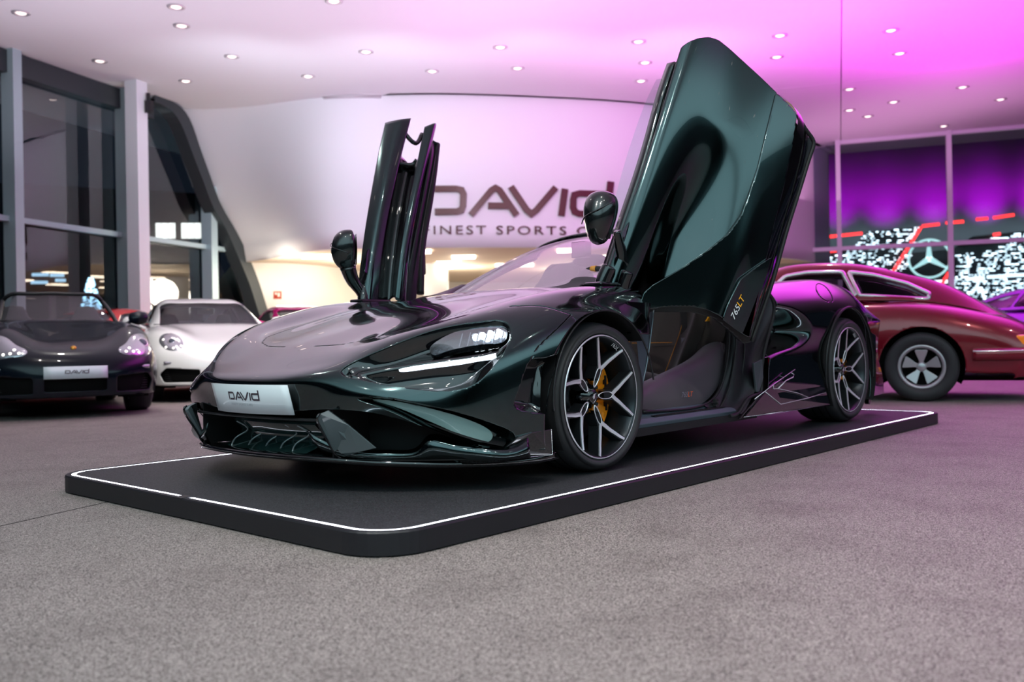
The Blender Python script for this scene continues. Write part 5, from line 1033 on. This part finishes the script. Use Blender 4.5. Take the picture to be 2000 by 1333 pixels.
        Bd(MB().lathe([(r0_+.001, .004), (r0_+.012, .005), (r0_+.014, -.006)], at_(*pc_, .002), nn_, 20), 'projector_ring', chrome, o)
        l3 = MB()
        for y_, z_ in ([(.58, .65), (.72, .64), (.66, .62), (.60, .72), (.73, .72)] if lamp == 'round' else [(.52, .60), (.60, .60), (.66, .59), (.56, .63), (.80, .62)]): l3.lathe([(.001, .004), (.012, .002), (.014, -.004)], at_(y_*W, z_, .003), nn_, 10)
        Bd(l3, 'bulb', mat('lamp_glint', (.9, .9, .9), .2, emis=(1., .93, .85), es=2.), o)
        Bd(MB().tube(np.array([at_(p[0], p[1], -.006) for p in lpoly[::2]]), .005, 6, closed=True), 'lamp_ring', satin if lamp != 'round' else pm_, o)
        if not classic:
            f_ = MB(); cc = curve([(-.085-.10*abs(t), mm*(.50+t*.26)*W, .455) for t in (0, .25, .5, .75, 1)], 12); f_.tube(cc, .026, 10, flat=.8); Bd(f_, 'fog_lamp', headl)
        wi = MB(); wi.tube(np.array([(-1.38, mm*.5*W-.2, .925), (-1.40, mm*.1, .93), (-1.44, mm*.25, .94)]), .006, 5); Bd(wi, 'wiper', satin)
    if plate:
        y = np.linspace(-.26, .26, 9); P_ = np.array([[(.052-.02*(t/.26)**2, t, .475), (.062-.02*(t/.26)**2, t, .365)] for t in y]); po = Bd(MB().grid(P_), 'number_plate', plate_m, None, solid=.004)
        V, Fc = wordmark(); s_ = .19/6.3; Bd(MB().add([(.066-.02*((v[0]*s_)/.26)**2-.09*(v[1]*s_), v[0]*s_, .425+v[1]*s_) for v in V], Fc), 'plate_wordmark', pm, po)
        Bd(MB().lathe([(.001, .006), (.022, .004), (.026, -.004)], (-.15, 0, .645), (.6, 0, .8), 12), 'hood_crest', mat('gold_crest', (.7, .35, .06), .3, .8))
    # rear
    for mm in (1, -1):
        Bd(MB().box((-4.20, mm*.66*W, .55), (.16, .22*W, .10)), 'tail_lamp', redl, None, bevel=.02); Bd(MB().box((-4.13, mm*.80*W, .55), (.14, .07, .10)), 'turn_lamp', amber, None, bevel=.02)
    if classic:
        bu = curve([(-4.02, -.90*W, .43), (-4.22, -.80*W, .43), (-4.40, -.55*W, .43), (-4.45, 0, .43), (-4.40, .55*W, .43), (-4.22, .80*W, .43), (-4.02, .90*W, .43), (-3.72, .935*W, .43)], 60); bu = np.vstack([[(-3.72, -.935*W, .43)], bu])
        bo = Bd(MB().tube(bu, .050, 10, flat=1.2), 'rear_bumper', pm_); Bd(MB().tube(bu*[1, 1.045, 1]+[0, 0, .028], .011, 8), 'bumper_strip', chrome, bo)
        gm = MB()
        for i in range(26): x = -3.60-.018*i; gm.box((x, 0, float(np.interp(-x, [3.5, 3.9, 4.15], [1.065, .885, .74]))+.012), (.008, .5, .012))
        Bd(gm, 'engine_grille', chrome); 
    # wheels
    for wx, wz in wb:
        for mm in (1, -1):
            R = .32; wo = empty('wheel', (wx, mm*(.79*W), .32), 0, R_); h = .105; ax = (0, mm, 0); rim_ = .20 if classic else .245
            def Bw(mb, n, m, par=None, **k): o = mb.build(n, m, None, **k); o.parent = par or wo; return o
            Bw(MB().lathe([(rim_, h-.02), (rim_+.01, h), (R-.05, h+.006), (R-.02, h-.002), (R, h-.03), (R, -h), (rim_, -h)], (0, 0, 0), ax, 60), 'tyre', tyre_m)
            sil = mat('cast_silver', (.55, .55, .57), .35, .7)
            ro = Bw(MB().lathe([(rim_+.004, h-.004), (rim_-.006, h+.002), (rim_-.022, h-.006), (rim_-.030, h-.05), (rim_-.03, -h)], (0, 0, 0), ax, 60), 'rim', sil)
            Bw(MB().lathe([(rim_-.03, -.02), (.02, -.02)], (0, 0, 0), ax, 30), 'wheel_disc', grille_m)
            sp = MB()
            for q in range(5):
                th = q*2*math.pi/5+math.pi/2; e1 = np.array([math.cos(th), 0, math.sin(th)]); e2 = np.array([-math.sin(th), 0, math.cos(th)]); nn = np.array([0, mm, 0.])
                if classic: pp = [(.035, .018), (.06, .022), (.12, .046), (.150, .055), (.158, .048)]
                else: pp = [(.03, .03), (.08, .026), (.15, .030), (.22, .036)]
                Pg = [e1*r_+e2*w+nn*(.035+r_*.18) for r_, w in pp]+[e1*r_-e2*w+nn*(.035+r_*.18) for r_, w in pp[::-1]]; sp.prism(Pg, nn*.02)
            sp.lathe([(.001, .075), (.035, .072), (.045, .06), (.045, .03)], (0, 0, 0), ax, 24); Bw(sp, 'wheel_spokes', sil, None, bevel=.003)
    for wx, wz in wb:
        m_ = MB(); m_.lathe([(.367, -.02), (.367, -.30), (.03, -.30)], (wx, .87*W, wz), (0, 1, 0), 40, ang=(-1.15*math.pi, .15*math.pi)); Bd(m_, 'wheel_housing', grille_m); Bd(mirror_mb(m_), 'wheel_housing', grille_m)
    return R_
def lp2(pts, r_=.02):
    P = np.array(pts, float); out = []
    for i in range(len(P)):
        a, b, c = P[i-1], P[i], P[(i+1) % len(P)]; la, lc = np.linalg.norm(a-b), np.linalg.norm(c-b); q = min(r_, la*.35, lc*.35); p0 = b+(a-b)/la*q; p1 = b+(c-b)/lc*q
        for t in (0, .33, .66, 1): out.append((1-t)**2*p0+2*t*(1-t)*b+t*t*p1)
    return np.array(out)
def clip5(V, Fc, s):
    V = np.asarray(V); s = np.asarray(s, float); nv = [tuple(p) for p in V]; cache = {}; out = []
    def cut(a, b):
        k = (a, b) if a < b else (b, a)
        if k not in cache: t = s[k[0]]/(s[k[0]]-s[k[1]]); cache[k] = len(nv); nv.append(tuple(V[k[0]]*(1-t)+V[k[1]]*t))
        return cache[k]
    for f in Fc:
        ins = [s[i] >= 0 for i in f]
        if all(ins): out.append(f); continue
        if not any(ins): continue
        q = []
        for a, b, ia, ib in zip(f, f[1:]+f[:1], ins, ins[1:]+ins[:1]):
            if ia: q.append(a)
            if ia != ib: q.append(cut(a, b))
        if len(q) > 2: out.append(tuple(q))
    used = sorted({i for f in out for i in f}); mp = {o: k for k, o in enumerate(used)}
    return np.array([nv[i] for i in used]).reshape(-1, V.shape[1]), [tuple(mp[i] for i in f) for f in out]
def facing(px, extra):   # yaw of a car looking at the camera from picture column px, turned by extra degrees
    d = ray(px, 670); return math.atan2(-d[1], -d[0])+math.radians(extra)
def by_roof(px, py, dep, yaw, back=2.5): f_ = np.array([math.cos(yaw), math.sin(yaw), 0]); return DEP(px, py, dep)+f_*back
q = DEP(148, 730, 8.15); rear_car('dark_cabriolet', 'dark navy open-top sports car with number plate at the far left', (.003, .006, .012), q, facing(153, 6), cabrio=True, lamp='egg', metal=0, wsc=.85)
q = DEP(462, 730, 10.5); rear_car('white_coupe', 'white sports coupe parked beside the dark open-top car', (.80, .80, .78), q, facing(447, 12), metal=0, rough=.3)
y_ = facing(575, 20); rear_car('magenta_coupe', 'magenta coupe whose roof shows above the black supercar nose', (.75, .01, .22), by_roof(594, 640, 15.1, y_, 2.2), y_, metal=.1, plate=False)
y_ = math.radians(21.36); rear_car('red_coupe', 'red coupe seen between the dark open-top car and the white coupe', (.75, .01, .01), by_roof(222, 640, 15.2, y_), y_, metal=.1, plate=False)
# dark red classic seen from its left flank; rear wheel centre at pixel (1800, 718)
yaw_c = math.radians(288.); fwd_ = np.array([math.cos(yaw_c), math.sin(yaw_c), 0]); left_ = np.array([-fwd_[1], fwd_[0], 0]); rw = DEP(1800, 718, 8.35)
lf = 1 if left_@(CAM-rw) > 0 else -1
pos = rw - left_*lf*(.80) + fwd_*3.30
rear_car('classic_coupe', 'dark red classic coupe with chrome window trim parked behind the supercar tail', (.24, .002, .014), pos, yaw_c, classic=True, plate=False, metal=.3)
y_ = facing(2040, 75); rear_car('purple_coupe', 'purple coupe half hidden behind the dark red classic at the right edge', (.22, .02, .45), by_roof(2040, 640, 13.6, y_), y_, plate=False)
# ================================================================= OUTSIDE, NIGHT
def thing(name, mb, m, label, cat, grp=None, **k): o = mb.build(name, m, None, **k); tag(o, label, cat, grp); return o
struct(MB().box(rp(60, -10, FZ-.4), (66, 90, .3), RM).build('ground_outside', mat('asphalt', (.02, .02, .022), .6)))
struct(MB().box(rp(4, 40, FZ-.4), (50, 50, .3), RM).build('ground_outside', MATS['asphalt']))
wl = mat('window_lights', (1, 1, 1), .5, emis=(.75, .95, 1.), es=3.2); wl2 = mat('window_lights_soft', (1, 1, 1), .5, emis=(.7, .95, 1.), es=2.); rl_ = mat('red_tube', (1, 0, 0), .5, emis=(1., .03, .03), es=5.); facade = mat('facade_dark', (.012, .014, .02), .5)
A_F = 37.; KS = 37/62.
def on(px, py, a=A_F): return PA(px, py, a=a)
# the long building across the street: dark facade plate with lit windows
f0 = on(1600, 480); f1 = on(2140, 470)
bl = empty('office_tower', rp(A_F, -14, FZ-.2)); tag(bl, 'night office building with many small white lit windows across the street', 'building')
def Bq(mb, n, m, par=None, **k):
    o = mb.build(n, m, None, **k); o.parent = par or bl; o.matrix_parent_inverse = parent_inv(o.parent); return o
mb = MB(); P_ = [on(1560, 700), on(2200, 700), on(2200, 430), on(1900, 462), on(1860, 487), on(1772, 495), on(1797, 443), on(1692, 454), on(1672, 480), on(1590, 494)]; mb.prism(P_, D1*3.); wall_b = Bq(mb, 'facade', facade)
rr = random.Random(5)
def lights(poly_, n, smin, smax, m, nm, cap=1):
    mb = MB(); P = np.array(poly_, float); x0, y0 = P.min(0); x1, y1 = P.max(0); k = 0; pts = []
    while k < n:
        p = (rr.uniform(x0, x1), rr.uniform(y0, y1))
        if sd(np.array([p]), P)[0] > 0: pts.append(p); k += 1
    for p in pts:
        row = round(p[1]/4.2)*4.2; c = on(p[0], row)-D1*.05; w = rr.uniform(smin, smax); mb.box(c, (.05, KS*w*rr.choice([1, 1, 2.2]), KS*w*.6), RM)
    o = Bq(mb, nm, m); o['kind'] = 'stuff'; return o
lights([(1692,455),(1797,443),(1772,520),(1745,560),(1690,530),(1640,520),(1650,495),(1675,475)], 330, .05, .13, wl, 'lit_windows')
lights([(1596,500),(1636,498),(1636,512),(1606,512)], 30, .08, .15, wl, 'lit_windows')
lights([(1870,500),(2010,468),(2010,580),(1870,590),(1862,560)], 480, .05, .14, wl, 'lit_windows')
lights([(1940,462),(2010,450),(2010,470),(1935,474)], 40, .08, .16, wl, 'lit_windows')
mb = MB()
for x, y, w in [(1835, 551, 26), (1905, 545, 28), (1945, 541, 30), (1985, 538, 34), (1975, 583, 40)]: mb.box(on(x, y)-D1*.1, (.05, w*.034*KS, .2*KS), RM)
Bq(mb, 'lit_band', wl)
mb = MB()
for a, b in [((1612,464),(1628,463)), ((1616,464),(1684,457)), ((1800,443),(1834,439)), ((1846,437),(1881,434)), ((1905,430),(1928,428)), ((1938,427),(1979,421)), ((1798,445),(1744,531)), ((1596,494),(1634,491)), ((1852,533),(1836,560)), ((1938,460),(1952,458))]:
    mb.tube(np.array([on(*a)-D1*.2, on(*b)-D1*.2]), .055, 6)
Bq(mb, 'red_light_line', rl_)
# three-pointed sign in a ring on the roof line
c = on(1812, 508)-D1*.6; sg = MB(); R_ = 1.14*KS*1.02; sgm = mat('sign_glow', (1, 1, 1), .5, emis=(.55, .9, .85), es=1.6)
sg.tube([c+D2*R_*math.cos(t)+np.array([0, 0, R_*math.sin(t)]) for t in np.linspace(0, 2*math.pi, 48, endpoint=False)], .04, 8, closed=True)
o = thing('rotating_roof_sign', sg, sgm, 'glowing round roof sign with a three-pointed emblem outside the right windows', 'sign')
st = MB()
for t in (90, 212, 328): e = D2*math.cos(math.radians(t))+np.array([0, 0, math.sin(math.radians(t))]); s_ = np.cross(e, D1); st.prism([c-s_*.11, c+e*R_*.95-s_*.03, c+e*R_*.95+s_*.03, c+s_*.11], D1*.1)
so_ = st.build('emblem_star', sgm, None); so_.parent = o
# canopy added outside, its magenta and grey imitating a reflection in the glass
cp = MB(); cs = curve([rp(GA+21, 9, 11.0), rp(GA+20, 0, 11.), rp(GA+19.5, -10, 11.), rp(GA+20, -24, 11.)], 40); rows = []
for z, o_ in [(2.5, .6), (4.2, .2), (5.6, 0.), (7.4, 0.), (9., .4), (11., 1.4), (13., 3.)]: rows.append([np.array([*q[:2], 0])+D1*o_+np.array([0, 0, z]) for q in cs])
rows = np.array(rows); can = cp.grid(rows).build('reflection_backdrop', mat('backdrop_grey', (.30, .32, .34), .6), None, solid=.2, off=1); tag(can, 'broad curved canopy outside the right windows added to stand in for the magenta reflection', 'backdrop')

# street side beyond the left windows: dark block with lit windows, and a tree wrapped in small blue-white lights
BL = 30.
def onl(px, py): return PA(px, py, b=BL)
nb = empty('apartment_block', (*onl(250, 600)[:2], FZ-.2)); tag(nb, 'dark building with warm lit windows beyond the tall left windows', 'building')
def Bn(mb, n, m): o = mb.build(n, m, None); o.parent = nb; o.matrix_parent_inverse = parent_inv(nb); return o
Bn(MB().prism([onl(-500, 700), onl(430, 700), onl(430, 380), onl(-500, 330)], D2*4.), 'facade', facade)
ww = mat('warm_window', (1, 1, 1), .5, emis=(1., .95, .82), es=3.)
for px in (309, 322, 335, 359, 372, 385):
    p0 = onl(px-4.5, 466); p1 = onl(px+4.5, 466); up_h = np.array([0, 0, onl(px, 437)[2]-p0[2]]); Bn(MB().prism([p0, p1, p1+up_h, p0+up_h], -D2*.1), 'window', ww)
for x0_, x1_, y_ in [(62, 92, 537), (98, 122, 538), (60, 90, 552), (108, 125, 548)]:
    p0 = onl(x0_, y_+3); p1 = onl(x1_, y_+3); h_ = np.array([0, 0, onl(x0_, y_-3)[2]-p0[2]]); Bn(MB().prism([p0, p1, p1+h_, p0+h_], -D2*.1), 'window', mat('cool_window', (1, 1, 1), .5, emis=(.5, .8, 1.), es=1.6))
tr = MB(); cc = PA(178, 600, b=17.2); g0 = FZ-.25
for k in range(420):
    t = rr.random()**.8; ang_ = rr.uniform(0, 6.28); rad = (1-t)*.62+.04; tr.box([cc[0]+math.cos(ang_)*rad, cc[1]+math.sin(ang_)*rad, g0+.1+t*2.55], (.05, .05, .022))
tr.tube(np.array([[cc[0], cc[1], g0], [cc[0], cc[1], g0+2.6]]), .02, 6)
o = tr.build('fairy_lights', mat('blue_white_lamp', (1, 1, 1), .5, emis=(.45, .8, 1.), es=4.)); tag(o, 'cone of small blue-white fairy lights outside the left windows', 'lights', kind='stuff')
vs = SC.view_settings; vs.view_transform = 'Standard'; vs.look = 'None'; vs.gamma = 1; vs.use_curve_mapping = False; vs.exposure = 0.0
SC.cycles.max_bounces = 8; SC.cycles.glossy_bounces = 4; SC.cycles.transparent_max_bounces = 12; SC.cycles.diffuse_bounces = 3; SC.cycles.use_denoising = True; SC.cycles.sample_clamp_indirect = 6
SC.display_settings.display_device = 'sRGB'
